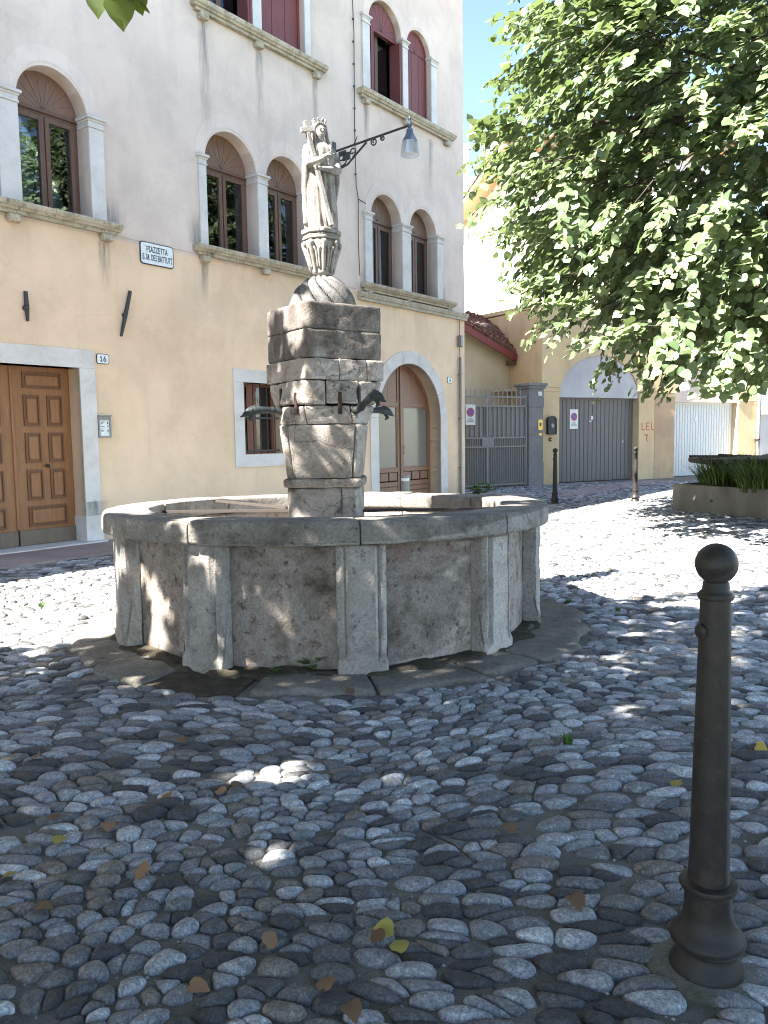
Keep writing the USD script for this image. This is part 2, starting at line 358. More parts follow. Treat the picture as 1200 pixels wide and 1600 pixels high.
GLASS = M('window_glass', {
    'l': ('fresnel', {'IOR': 1.75}), 't': ('transparent_bsdf', {'color': (0.75, 0.8, 0.8)}),
    'g': ('glossy_bsdf', {'color': (0.95, 0.97, 1.0), 'roughness': 0.015}), 'm': ('mix_closure', {})},
    [('l.fac', 'm.fac'), ('t.BSDF', 'm.closure1'), ('g.BSDF', 'm.closure2')], surface='m.closure')
FROST = M('frosted_glass', {
    'p': ('principled_bsdf', {'base_color': (0.17, 0.155, 0.13), 'roughness': 0.16, 'specular_ior_level': 0.6})}, [])
LAMPG = M('lamp_glass', {
    't': ('translucent_bsdf', {'color': (0.85, 0.87, 0.88)}), 'tr': ('transparent_bsdf', {'color': (0.9, 0.92, 0.93)}),
    'g': ('glossy_bsdf', {'roughness': 0.1}), 'm': ('mix_closure', {'fac': 0.45}), 'm2': ('mix_closure', {'fac': 0.15})},
    [('t.BSDF', 'm.closure1'), ('tr.BSDF', 'm.closure2'), ('m.closure', 'm2.closure1'), ('g.BSDF', 'm2.closure2')], surface='m2.closure')

def leafmat(name, dark, light, trans, tfac=0.35, rough=0.42):
    return M(name, {
        'g': ('attribute', {'attribute': 'tone'}),
        'r': ('rgb_ramp', {'ramp': [(0.0, dark), (0.8, light), (1.0, tuple(np.array(light) * (1.5, 1.3, 1.1)))]}),
        'p': ('principled_bsdf', {'roughness': rough, 'specular_ior_level': 0.5}),
        't': ('translucent_bsdf', {'color': trans}), 'm': ('mix_closure', {'fac': tfac})},
        [('g.fac', 'r.fac'), ('r.color', 'p.base_color'),
         ('p.BSDF', 'm.closure1'), ('t.BSDF', 'm.closure2')], surface='m.closure')
LEAF = leafmat('linden_leaf', (0.085, 0.13, 0.062), (0.18, 0.232, 0.13), (0.22, 0.30, 0.10), 0.28, 0.40)
GRASS = leafmat('planter_grass', (0.04, 0.07, 0.018), (0.12, 0.16, 0.05), (0.12, 0.2, 0.04), 0.3)
WEED = leafmat('weed_leaf', (0.04, 0.10, 0.02), (0.08, 0.17, 0.035), (0.12, 0.25, 0.04), 0.3)
DRYL = leafmat('dry_leaf', (0.12, 0.065, 0.035), (0.25, 0.15, 0.085), (0.28, 0.16, 0.08), 0.2, 0.7)
TWIGL = leafmat('twig_leaf', (0.06, 0.10, 0.03), (0.10, 0.15, 0.045), (0.26, 0.36, 0.06), 0.55)
YELL = leafmat('yellow_leaf', (0.32, 0.26, 0.05), (0.40, 0.34, 0.08), (0.4, 0.36, 0.08), 0.25, 0.6)

def cobmat(name, ramp_or_tone):
    nodes = {'g': ('geometry', {}),
             'n': ('noise_texture', {'scale': 34.0, 'detail': 9.0, 'roughness': 0.78, 'distortion': 0.9}),
             'nr': ('rgb_ramp', {'ramp': [(0.30, (0.35, 0.35, 0.36)), (0.47, (0.78, 0.78, 0.79)), (0.56, (1.05, 1.05, 1.05)), (0.64, (1.5, 1.49, 1.46)), (0.72, (2.3, 2.28, 2.2))]}),
             'v': ('noise_texture', {'scale': 130.0, 'detail': 4.0, 'roughness': 0.7}),
             'vr': ('rgb_ramp', {'ramp': [(0.32, (0.55, 0.55, 0.55)), (0.5, (0.95, 0.95, 0.95)), (0.68, (1.45, 1.44, 1.42))]}),
             'm': ('mix', {'mix_type': 'multiply', 'fac': 1.0}), 'm2': ('mix', {'mix_type': 'multiply', 'fac': 1.0}),
             'b': ('bump', {'strength': 0.7, 'distance': 0.006}),
             'p': ('principled_bsdf', {'roughness': 0.62, 'specular_ior_level': 0.4})}
    links = [('g.position', 'n.vector'), ('n.fac', 'nr.fac'), ('nr.color', 'm.color2'), ('m.color', 'm2.color1'), ('v.fac', 'vr.fac'), ('vr.color', 'm2.color2'), ('m2.color', 'p.base_color'),
             ('g.position', 'v.vector'), ('v.fac', 'b.height'), ('b.normal', 'p.normal')]
    if len(ramp_or_tone) == 3:
        nodes['m'][1]['color1'] = tuple(ramp_or_tone)
    else:
        nodes['r'] = ('rgb_ramp', {'ramp': ramp_or_tone, 'interpolate': False})
        nodes['a'] = ('attribute', {'attribute': 'tone'})
        links += [('a.fac', 'r.fac'), ('r.color', 'm.color1')]
    return M(name, nodes, links)
TONES = [tuple(np.array(t_) * (2.0, 2.1, 2.26)) for t_ in [(0.035, 0.034, 0.033), (0.06, 0.058, 0.056), (0.085, 0.082, 0.078), (0.115, 0.112, 0.108), (0.14, 0.138, 0.134), (0.17, 0.167, 0.162), (0.20, 0.196, 0.19),
         (0.105, 0.09, 0.075), (0.25, 0.245, 0.235), (0.155, 0.155, 0.155)]]
COB_ALL = cobmat('cobbles_mixed', [(i / len(TONES), t) for i, t in enumerate(TONES)])
COB = [cobmat(f'cobble_tone_{"abcdefghij"[i]}', t) for i, t in enumerate(TONES)]
MORTAR = stone('sandy_mortar', [(0.3, (0.12, 0.115, 0.10)), (0.5, (0.20, 0.192, 0.168)), (0.7, (0.27, 0.26, 0.235))], 3.0, 170, 1.0, dist=0.008, grain=0.6,
               spots=((0.05, 0.07, 0.025), 1.6, 0.58, 0.72))

# ------------------------------------------------------------------ ground
FC = np.array([-0.45, 6.52])                        # fountain centre
A0 = np.array([2.02, 19.82, 0]); DEG_A = 90 - 37.25  # cream building: right front corner, facade runs back to the left
DA = np.array([math.sin(rad(37.25)), math.cos(rad(37.25)), 0]); NA = np.array([DA[1], -DA[0], 0])
def fac(u, out=0.0, z=0.0):
    return A0 + DA * u + NA * out + np.array([0, 0, z])
GA = np.array([5.37, 24.15, 0]); DG = np.array([math.sin(rad(60)), math.cos(rad(60)), 0]); NG = np.array([DG[1], -DG[0], 0])
def gar(u, out=0.0, z=0.0):
    return GA + DG * u + NG * out + np.array([0, 0, z])

ground = thing('ground', None, None, kind='structure')
part(ground, 'mortar_bed', bx(-150, 150, -150, 150, -0.5, 0.0), MORTAR)

def warp(q):
    """flat packing space -> ground metres: stretched and swirled"""
    x, y = q[..., 0] * 1.32, q[..., 1] * 0.80
    sx = 0.17 * np.sin(y * 1.7 + 0.6 * x) + 0.10 * np.sin(2.3 * x - 1.1 * y + 1.0)
    sy = 0.09 * np.sin(x * 1.9 - 0.7 * y + 2.0) + 0.05 * np.sin(3.1 * x + 1.3 * y)
    return np.stack([x + sx, y + sy], -1)

from scipy.spatial import Voronoi
sp = 0.086
xs = np.arange(-12.5, 12.5, sp); ys = np.arange(0.3, 30.5, sp * 0.866)
gx, gy = np.meshgrid(xs, ys); gx = gx + (np.arange(len(ys)) % 2)[:, None] * sp / 2
Q = np.stack([gx.ravel(), gy.ravel()], 1)
Q += rng.normal(0, 0.40 * sp, Q.shape)
Q = Q[rng.random(len(Q)) > 0.10]
PATH_A, PATH_B = 1.20, 0.02
def keep_mask(w, m=0.0):
    x, y = w[:, 0], w[:, 1]
    rel = np.stack([x - A0[0], y - A0[1]], 1)
    u, o = rel @ DA[:2], rel @ NA[:2]
    k = (np.abs(x) < 0.5 * y + 1.15) & (y > 0.75) & (y < 24.5)
    k &= np.hypot(x - FC[0], y - FC[1]) > 2.06 + m
    k &= ~((o < PATH_A + 0.03 + m) & (u < 0.9))
    rg = np.stack([x - GA[0], y - GA[1]], 1); og = rg @ NG[:2]
    k &= (og > 0.12)
    k &= np.hypot(x - 0.88, y - 2.11) > 0.125
    return k
k = keep_mask(warp(Q), -0.6)
Q = Q[k | (rng.random(len(Q)) < 0)]

def radial(Q, K, p=4.2, only=None):
    vor = Voronoi(Q); rp = vor.ridge_points
    i = np.concatenate([rp[:, 0], rp[:, 1]]); j = np.concatenate([rp[:, 1], rp[:, 0]])
    d = Q[j] - Q[i]; L = np.linalg.norm(d, axis=1); n = d / L[:, None]; h = np.minimum(L / 2, sp * 0.76)
    ang = np.arange(K) * 2 * np.pi / K
    e = np.stack([np.cos(ang), np.sin(ang)], 1)
    acc = np.zeros((len(Q), K))
    np.add.at(acc, i, np.maximum(n @ e.T / h[:, None], 0) ** p)
    return np.minimum(acc ** (-1 / p), sp * 0.88), e
for _ in range(1):
    r, e = radial(Q, 12)
    cen = ((r ** 3)[:, :, None] * e[None]).sum(1) / (1.5 * (r ** 2).sum(1))[:, None]
    Q = Q + 0.55 * np.clip(cen, -0.04, 0.04)
W0 = warp(Q)
ok = keep_mask(W0)
dist = np.hypot(W0[:, 0], W0[:, 1])

def stones(sel, K, rings):
    r, e = radial(Q, K)
    idx = np.nonzero(sel)[0]
    g = np.random.default_rng(5)
    rr = g.random((len(Q), 4))
    r = r[idx] * (1.05 - 0.13 * rr[idx, 0] ** 2)[:, None] - 0.0018
    rot = 1 + 0.07 * np.sin(np.arange(K)[None] * 2 * np.pi / K * 2 + rr[idx, 1][:, None] * 6.3)
    r = r * rot
    size = r.min(1)
    H = 0.009 + size * (0.20 + 0.45 * rr[idx, 2])
    tilt = (g.random((len(Q), 2)) - 0.5)[idx] * 0.13
    V = []
    for sc, hz in rings:
        pts = Q[idx][:, None, :] + (r * sc)[:, :, None] * e[None]
        w = warp(pts); off = (w - W0[idx][:, None, :])
        z = hz * H[:, None] + (off * tilt[:, None, :]).sum(-1)
        if hz < 0: z = np.full_like(z, -0.02)
        V.append(np.concatenate([w, z[..., None]], -1))
    nr = len(rings)
    V = np.concatenate(V, 1)                       # (n, nr*K, 3)
    top = np.concatenate([W0[idx], H[:, None]], 1)[:, None, :]
    V = np.concatenate([V, top], 1)
    n, m = V.shape[0], V.shape[1]
    F = []
    for a in range(nr - 1):
        for j in range(K):
            p, q = a * K + j, a * K + (j + 1) % K
            F += [(p, q, q + K), (p, q + K, p + K)]
    F += [((nr - 1) * K + j, (nr - 1) * K + (j + 1) % K, nr * K) for j in range(K)]
    return idx, V, np.array(F)

near = ok & (dist < 7.0)
far = ok & (dist >= 7.0)
RN = [(1.0, -1), (1.0, 0.18), (0.93, 0.52), (0.72, 0.83), (0.38, 0.985)]
idx, V, F = stones(near, 14, RN)
# the 300 that show largest
wv = W0[idx]; az = np.abs(wv[:, 0]) / wv[:, 1]
score = (V[:, :14, :2].max(1) - V[:, :14, :2].min(1)).prod(1) / (wv ** 2).sum(1) ** 1.5
score[(az > 0.47) | (wv[:, 1] < 1.85)] = 0
best = np.argsort(-score)[:300]
isb = np.zeros(len(idx), bool); isb[best] = True
g2 = np.random.default_rng(3)
tw = np.array([22, 20, 16, 13, 9, 7, 5, 6, 3, 8.0]); tw /= tw.sum()
for b in best:
    part(ground, 'cobblestone', trimesh.Trimesh(V[b], F, process=False), COB[g2.choice(10, p=tw)], True)
def joined(V, F):
    n, m = V.shape[:2]
    return trimesh.Trimesh(V.reshape(-1, 3), (F[None] + (np.arange(n) * m)[:, None, None]).reshape(-1, 3), process=False)
def tones(n, m, seed):
    return np.repeat(np.random.default_rng(seed).random(n), m)
tone(part(ground, 'near_cobblestones', joined(V[~isb], F), COB_ALL, True, kind='stuff'), tones(int((~isb).sum()), V.shape[1], 1))
idx, V, F = stones(far, 9, [(1.0, -1), (0.97, 0.4), (0.66, 0.9)])
tone(part(ground, 'far_cobblestones', joined(V, F), COB_ALL, True, kind='stuff'), tones(len(V), V.shape[1], 2))

gg = np.random.default_rng(77)
ng = 9000
gp = np.stack([gg.uniform(-2.6, 2.6, ng), gg.uniform(1.7, 5.4, ng)], 1)
gp = gp[(np.abs(gp[:, 0]) < 0.5 * gp[:, 1] + 0.3) & (np.hypot(gp[:, 0] - FC[0], gp[:, 1] - FC[1]) > 2.05)]
og = np.array([(1, 0, 0), (0, 1, 0), (-1, 0, 0), (0, -1, 0), (0, 0, 0.8)], float); fgr = np.array([(0, 1, 4), (1, 2, 4), (2, 3, 4), (3, 0, 4)])
Vg = og[None] * gg.uniform(0.0025, 0.0075, (len(gp), 1, 1)) * gg.uniform(0.7, 1.3, (len(gp), 5, 3)); Vg[..., :2] += gp[:, None]; Vg[..., 2] += 0.001
tone(part(ground, 'grit', joined(Vg, fgr), COB_ALL, False, kind='stuff'), tones(len(gp), 5, 12))

# pavement strip along the facade, of separate slabs
pav = thing('pavement', None, None, kind='structure')
def facade_box(u0, u1, o0, o1, z0, z1, bev=0.006):
    m = bx(u0, u1, -o1, -o0, z0, z1, bev)
    T = np.eye(4); T[:3, 0] = DA; T[:3, 1] = -NA; T[:3, 3] = A0
    m.apply_transform(T); return m
u = -17.0
while u < 0.9:
    L = rng.uniform(0.85, 1.25)
    u1 = min(u + L, 0.95)
    part(pav, 'paving_slab', facade_box(u, u1 - 0.006, 0.02, PATH_A - 0.004, -0.05, 0.035 + rng.uniform(-0.002, 0.002)), PAVE)
    u = u1
u = 0.96
while u < 7.5:                                       # the strip runs on towards the garages
    L = rng.uniform(0.8, 1.2)
    part(pav, 'paving_slab', facade_box(u, u + L - 0.008, 1.5, 2.45, -0.05, 0.022), PAVE)
    u += L

# ------------------------------------------------------------------ cream building
bld = thing('cream_building', 'tall cream rendered building with stone arched windows and panelled doors', 'building', A0, DEG_A)
T_UP = 4.43
HB = 12.2
def arch_poly(u0, u1, z0, zs, rise=None):
    r = (u1 - u0) / 2; rise = rise or r
    t = np.linspace(0, np.pi, 33)
    return Polygon([(u0, z0), (u1, z0)] + [((u0 + u1) / 2 + r * math.cos(a), zs + rise * math.sin(a)) for a in t])
WIN_LOW = [(-12.48, -11.45), (-11.16, -10.13), (-8.0, -6.86), (-6.62, -5.58), (-3.63, -2.58), (-2.25, -1.21)]
WIN_UP = [(-7.90, -6.87), (-6.65, -5.56), (-3.62, -2.50), (-2.30, -1.41)]
ZL, SL, ZU, SU = 4.62, 6.02, 8.41, 9.84
low_holes = [sbox(-12.35, 0.035, -10.45, 2.53), sbox(-7.32, 1.22, -6.35, 2.47), arch_poly(-3.5, -1.10, 0.03, 1.90)]
up_holes = [arch_poly(a, b, ZL, SL) for a, b in WIN_LOW] + [arch_poly(a, b, ZU, SU) for a, b in WIN_UP]
part(bld, 'lower_wall', slab(sbox(-16.5, 0, 0, T_UP).difference(unary_union(low_holes)), 0, 0.36), PL_LOW)
part(bld, 'upper_wall', slab(sbox(-16.5, T_UP, 0, HB).difference(unary_union(up_holes)), 0.004, 0.364), PL_UP)
part(bld, 'end_wall', bx(-0.36, -0.002, 0.366, 9.0, 0, HB), PL_UP)
part(bld, 'end_wall', bx(-16.498, -16.14, 0.366, 9.0, 0, HB), PL_UP)
part(bld, 'back_wall', bx(-16.5, 0, 9.002, 9.3, 0, HB), PL_UP)
part(bld, 'floor_slab', bx(-16.1, -0.4, 0.6, 8.9, 3.4, 3.6), DARK)
part(bld, 'floor_slab', bx(-16.1, -0.4, 0.6, 8.9, 7.4, 7.6), DARK)
part(bld, 'roof', mould([(-0.30, HB), (4.65, HB + 2.2), (9.6, HB), (9.6, HB + 0.2), (4.65, HB + 2.42), (-0.30, HB + 0.2)], -16.8, 0.35), TILE)
part(bld, 'lower_wing', cat(bx(-30, -16.503, 0, 8, 0, 6.3)), PL_LOW)
part(bld, 'lower_wing_roof', mould([(-0.3, 6.3), (4, 7.8), (8.3, 6.3), (8.3, 6.5), (4, 8.0), (-0.3, 6.5)], -30.2, -16.503), TILE)

# thin ledge where the two colours meet, stone string course on the right part
part(bld, 'ledge', bx(-16.5, -4.15, -0.008, 0.0, T_UP + 0.055, T_UP + 0.075), PL_UP)
part(bld, 'string_course', cat(mould([(0, 4.27), (-0.05, 4.27), (-0.06, 4.33), (0, 4.33)], -4.13, 0.05),
                               mould([(0.003, 4.335), (-0.07, 4.335), (-0.10, 4.40), (-0.10, 4.43), (0.003, 4.43)], -4.13, 0.06)), SILL)

def fanlight(u0, u1, zs, m_board, y0, win):
    uc, r = (u0 + u1) / 2, (u1 - u0) / 2 - 0.015
    out = [slab(arch_poly(u0 + 0.015, u1 - 0.015, zs, zs + 0.002), y0 + 0.008, y0 + 0.03)]
    N = 9
    for i in range(N):
        a0, a1 = np.pi * (i + 0.025) / N, np.pi * (i + 0.975) / N
        t = np.linspace(a0, a1, 5)
        out.append(slab(Polygon([(uc + 0.03 * math.cos((a0 + a1) / 2), zs + 0.012)] + [(uc + r * math.cos(a), zs + 0.006 + (r - 0.012) * math.sin(a)) for a in t]).buffer(0), y0 + 0.002, y0 + 0.0075))
    part(win, 'fanlight', cat(*out), m_board)

def window(u0, u1, z0, zs, style):
    y0 = 0.24
    uc = (u0 + u1) / 2
    outer = arch_poly(u0, u1, z0, zs)
    if style == 'glass':
        zt = zs - 0.02
        hole = unary_union([sbox(u0 + 0.06, z0 + 0.06, uc - 0.012, zt - 0.05), sbox(uc + 0.012, z0 + 0.06, u1 - 0.06, zt - 0.05)])
        fr = sbox(u0, z0, u1, zt).difference(hole)
        w = part(bld, 'window', slab(fr, y0 + 0.02, y0 + 0.075), WINW)
        for a, b in ((u0 + 0.06, uc - 0.012), (uc + 0.012, u1 - 0.06)):
            fr2 = sbox(a, z0 + 0.06, b, zt - 0.05).difference(sbox(a + 0.065, z0 + 0.13, b - 0.065, zt - 0.11))
            part(w, 'casement', slab(fr2, y0, y0 + 0.06), WINW)
            part(w, 'pane', bx(a + 0.06, b - 0.06, y0 + 0.028, y0 + 0.034, z0 + 0.125, zt - 0.105), GLASS)
            part(w, 'curtain', bx(a, b, y0 + 0.30, y0 + 0.31, z0 + 0.02, zt), CURTD)
        part(w, 'transom', bx(u0, u1, y0 - 0.015, y0 + 0.06, zt, zt + 0.045), WINW)
        fanlight(u0, u1, zt + 0.045, FANW, y0 + 0.01, w)
    elif style == 'shut':
        w = part(bld, 'window', slab(outer.difference(arch_poly(u0 + 0.05, u1 - 0.05, z0 + 0.05, zs)), 0.10, 0.16), RED)
        n = 3; wd = (u1 - u0 - 0.10) / n
        for i in range(n):
            a = u0 + 0.05 + i * wd
            part(w, 'shutter_board', bx(a + 0.004, a + wd - 0.004, 0.11, 0.145, z0 + 0.03, zs - 0.01, 0.004), RED)
        part(w, 'shutter_rail', bx(u0 + 0.05, u1 - 0.05, 0.1455, 0.16, z0 + 0.3, z0 + 0.4), RED)
        fanlight(u0 + 0.03, u1 - 0.03, zs, RED, 0.11, w)
    else:                                             # open shutters, dark room
        w = part(bld, 'window', slab(outer.difference(arch_poly(u0 + 0.07, u1 - 0.07, z0 + 0.06, zs)), 0.24, 0.30), RED)
        fanlight(u0 + 0.03, u1 - 0.03, zs, RED, 0.11, w)
        part(w, 'shutter_rail', bx(u0, u1, 0.105, 0.16, zs - 0.06, zs), RED)
        for s, a in ((0, u0 + 0.02), (1, u1 - 0.02 - 0.045)):
            part(w, 'open_shutter', bx(a, a + 0.045, -0.04, 0.225, z0 + 0.03, zs - 0.07, 0.005), RED)
            part(w, 'open_shutter', bx(a + (0.05 if s == 0 else -0.05), a + 0.045 + (0.05 if s == 0 else -0.05), -0.035, 0.225, z0 + 0.04, zs - 0.08, 0.005), RED)
        part(w, 'casement', cat(bx(u0 + 0.07, u0 + 0.13, 0.25, 0.29, z0 + 0.06, zs), bx(uc - 0.05, uc + 0.05, 0.25, 0.29, z0 + 0.06, zs)), WINW)
        part(w, 'pane', bx(uc + 0.05, u1 - 0.07, 0.268, 0.274, z0 + 0.06, zs), GLASS)
        part(w, 'pane', bx(u0 + 0.13, uc - 0.05, 0.268, 0.274, z0 + 0.06, zs), GLASS)
CURTD = flat('inner_curtain_grey', (0.26, 0.31, 0.36), 0.9)

def pier(u0, u1, z0, zc, out=0.03, depth=0.235):
    part(bld, 'pilaster', bx(u0, u1, -out, depth, z0, zc - 0.16, 0.006), TRIM)
    part(bld, 'capital', cat(bx(u0 - 0.012, u1 + 0.012, -out - 0.012, depth, zc - 0.16, zc - 0.135),
                             bx(u0 - 0.002, u1 + 0.002, -out - 0.002, depth, zc - 0.135, zc - 0.075),
                             bx(u0 - 0.02, u1 + 0.02, -out - 0.02, depth, zc - 0.075, zc - 0.045, 0.008),
                             bx(u0 - 0.045, u1 + 0.045, -out - 0.045, depth, zc - 0.045, zc, 0.012)), TRIM)

def archivolt(u0, u1, zs, w=0.2):
    r = (u1 - u0) / 2
    big = arch_poly(u0 - w, u1 + w, zs, zs + 0.005, r + w).difference(arch_poly(u0, u1, zs - 1, zs + 0.005))
    return big

def sill(u0, u1, z, brackets):
    p = [(0.2, z - 0.10), (-0.10, z - 0.10), (-0.12, z - 0.075), (-0.15, z - 0.06), (-0.17, z - 0.02), (-0.17, z), (0.2, z)]
    n = 3; ws = np.linspace(u0, u1, n + 1)
    for i in range(n):
        part(bld, 'sill', mould(p, ws[i] + 0.003, ws[i + 1] - 0.003), SILL)
    part(bld, 'sill_moulding', bx(u0 + 0.06, u1 - 0.06, -0.07, 0.0, z - 0.15, z - 0.1005), SILL)
    for b in brackets:
        part(bld, 'sill_bracket', bx(b - 0.09, b + 0.09, -0.10, 0.0, z - 0.255, z - 0.151, 0.015), SILL)

def bifora(a, b, z0, zs, styles, sill_ext=(0.42, 0.42), pil=0.24):
    (a0, a1), (b0, b1) = a, b
    window(a0, a1, z0, zs, styles[0]); window(b0, b1, z0, zs, styles[1])
    pier(a0 - pil, a0, z0, zs + 0.05); pier(a1, b0, z0, zs + 0.05); pier(b1, b1 + pil, z0, zs + 0.05)
    band = unary_union([archivolt(a0, a1, zs + 0.05), archivolt(b0, b1, zs + 0.05)]).difference(unary_union([arch_poly(a0, a1, z0, zs), arch_poly(b0, b1, z0, zs)]))
    part(bld, 'archivolt', slab(band, 0.0, 0.0035), PL_PALE)
    sill(a0 - sill_ext[0], b1 + sill_ext[1], z0, [a0 - sill_ext[0] + 0.22, (a1 + b0) / 2, b1 + sill_ext[1] - 0.22])

bifora((-12.48, -11.45), (-11.16, -10.13), ZL, SL, ('glass', 'glass'))
bifora((-8.0, -6.86), (-6.62, -5.58), ZL, SL, ('glass', 'glass'), pil=0.16, sill_ext=(0.32, 0.4))
bifora((-3.63, -2.58), (-2.25, -1.21), ZL, SL, ('glass', 'glass'), sill_ext=(0.40, 0.65))
bifora((-7.90, -6.87), (-6.65, -5.56), ZU, SU, ('open', 'shut'), pil=0.16, sill_ext=(0.3, 0.5))
bifora((-3.62, -2.50), (-2.30, -1.41), ZU, SU, ('open', 'shut'), sill_ext=(0.4, 0.85))
# rain streaks run down from the ends of the upper sills: thin stained films of the render
STAIN = M('rain_stain', {
    'c': ('texture_coordinate', {}), 'x': ('separate_xyz', {}), 'g': ('geometry', {}),
    'px': ('math', {'math_type': 'pingpong', 'value2': 0.5}), 'xr': ('map_range', {'from_min': 0.0, 'from_max': 0.42, 'to_min': 0.0, 'to_max': 1.0, 'clamp': True}),
    'yr': ('map_range', {'from_min': 0.0, 'from_max': 0.9, 'to_min': 0.0, 'to_max': 1.0, 'clamp': True}),
    'mp': ('mapping', {'scale': (9, 9, 1.2)}), 'n': ('noise_texture', {'scale': 1.6, 'detail': 7.0, 'roughness': 0.65}),
    'nr': ('map_range', {'from_min': 0.35, 'from_max': 0.7, 'to_min': 0.05, 'to_max': 0.85, 'clamp': True}),
    'm1': ('math', {'math_type': 'multiply'}), 'm2': ('math', {'math_type': 'multiply'}),
    't': ('transparent_bsdf', {'color': (1, 1, 1)}), 'd': ('diffuse_bsdf', {'color': (0.20, 0.185, 0.165)}), 'mx': ('mix_closure', {})},
    [('c.UV', 'x.vector'), ('x.x', 'px.value1'), ('px.value', 'xr.value'), ('x.y', 'yr.value'), ('g.position', 'mp.vector'), ('mp.vector', 'n.vector'), ('n.fac', 'nr.value'),
     ('xr.result', 'm1.value1'), ('yr.result', 'm1.value2'), ('m1.value', 'm2.value1'), ('nr.result', 'm2.value2'), ('m2.value', 'mx.fac'), ('t.BSDF', 'mx.closure1'), ('d.BSDF', 'mx.closure2')], surface='mx.closure')
for su, sw, z1_, z0_, up_ in ((-7.95, 0.26, 8.14, 6.3, 0), (-6.72, 0.24, 8.14, 6.75, 0), (-5.28, 0.2, 8.14, 6.9, 0), (-9.80, 0.55, 4.63, 5.05, 1), (-8.22, 0.42, 4.63, 5.2, 1), (-3.88, 0.36, 4.63, 5.1, 1), (-0.98, 0.4, 4.63, 5.0, 1),
                             (-1.42, 0.22, 8.14, 7.0, 0), (-3.75, 0.22, 8.14, 7.2, 0), (-9.95, 0.25, 4.36, 3.6, 0), (-8.1, 0.25, 4.36, 3.7, 0), (-5.6, 0.25, 4.36, 3.6, 0), (-10.32, 0.5, 0.62, 0.03, 0)):
    y_ = -0.0035 if su != -10.32 else -0.0215
    vq = np.array([(su - sw / 2, y_, z0_), (su + sw / 2, y_, z0_), (su + sw / 2, y_, z1_), (su - sw / 2, y_, z1_)])
    fq = np.array([(0, 1, 2), (0, 2, 3)]) if z1_ > z0_ else np.array([(0, 2, 1), (0, 3, 2)])
    pth = numbered(bld + '/rain_stain')
    usdkit.mesh(stage, pth, trimesh.Trimesh(vq, fq, process=False), STAIN, uv=np.array([(0, 0), (1, 0), (1, 1), (0, 1)]))


# panelled street door with stone surround
part(bld, 'door_surround', slab(sbox(-12.6, 2.53, -10.2, 2.79), -0.02, 0.30), TRIM, label='stone lintel of the panelled door')
part(bld, 'door_surround', slab(sbox(-10.45, 0.42, -10.2, 2.527), -0.02, 0.30), TRIM)
part(bld, 'door_surround', slab(sbox(-10.465, 0.03, -10.185, 0.417), -0.03, 0.30), TRIM)
part(bld, 'door_surround', slab(sbox(-12.6, 0.03, -12.35, 2.527), -0.02, 0.30), TRIM)
part(bld, 'doorstep', bx(-12.6, -10.2, -0.16, 0.34, -0.02, 0.055, 0.008), TRIM)
def panelled_leaf(u0, u1, mirror=False, knob=False):
    def X(f): return u0 + f if not mirror else u1 - f
    leaf = part(bld, 'door_leaf', bx(u0 + 0.004, u1 - 0.004, 0.262, 0.31, 0.06, 2.53), DOORW)
    part(leaf, 'kick_board', bx(u0 + 0.006, u1 - 0.006, 0.24, 0.261, 0.06, 0.27, 0.004), KICK)
    W = u1 - u0
    xs = [0.16, 0.395, 0.505, 0.735]
    rows = [(2.23, 2.46, ((xs[0], xs[3]),)), (1.71, 2.14, ((xs[0], xs[1]), (xs[2], xs[3]))), (1.20, 1.62, ((xs[0], xs[1]), (xs[2], xs[3]))),
            (0.68, 1.11, ((xs[0], xs[1]), (xs[2], xs[3]))), (0.31, 0.60, ((xs[0], xs[3]),))]
    for z0, z1, cols in rows:
        for f0, f1 in cols:
            a, b = sorted((X(f0), X(f1)))
            fr = sbox(a, z0, b, z1).difference(sbox(a + 0.022, z0 + 0.022, b - 0.022, z1 - 0.022))
            pn = part(leaf, 'door_panel', bx(a + 0.045, b - 0.045, 0.244, 0.261, z0 + 0.045, z1 - 0.045, 0.012), DOORW)
            part(leaf, 'panel_moulding', slab(fr, 0.244, 0.261), DOORD)
            gr = sbox(a + 0.022, z0 + 0.022, b - 0.022, z1 - 0.022).difference(sbox(a + 0.044, z0 + 0.044, b - 0.044, z1 - 0.044))
            part(leaf, 'panel_groove', slab(gr, 0.257, 0.2615), DOORD)
    if knob:
        part(leaf, 'knob', moved(rotated(lathe([(0.012, 0), (0.012, 0.03), (0.028, 0.045), (0.032, 0.06), (0.02, 0.078)], 16), math.pi / 2, (1, 0, 0)), X(0.45), 0.262, 1.155), RUST)
panelled_leaf(-11.32, -10.455, knob=True)
panelled_leaf(-12.33, -11.33, mirror=True)
part(bld, 'door_astragal', bx(-11.345, -11.30, 0.245, 0.2605, 0.28, 2.53, 0.006), DOORW)

# small barred window
part(bld, 'window_surround', slab(sbox(-7.55, 2.47, -6.12, 2.69), -0.018, 0.20), TRIM)
part(bld, 'window_surround', slab(sbox(-7.55, 1.0, -6.12, 1.218), -0.018, 0.20), TRIM)
part(bld, 'window_surround', slab(sbox(-7.55, 1.221, -7.32, 2.467), -0.018, 0.20), TRIM)
part(bld, 'window_surround', slab(sbox(-6.35, 1.221, -6.12, 2.467), -0.018, 0.20), TRIM)
bw = part(bld, 'barred_window', slab(sbox(-7.32, 1.22, -6.35, 2.47).difference(unary_union([sbox(-7.27, 1.27, -6.88, 2.42), sbox(-6.79, 1.27, -6.40, 2.42)])), 0.25, 0.31), REDW)
part(bw, 'casement', slab(sbox(-7.02, 1.24, -6.88, 2.45), 0.24, 0.249), REDW)
part(bw, 'pane', bx(-7.27, -6.40, 0.278, 0.283, 1.27, 2.42), GLASS)
cu = []
for i in range(22):
    a = -7.26 + i * 0.039
    cu.append(tube([(a, 0.335, 1.24), (a, 0.335, 2.40)], 0.022, 8))
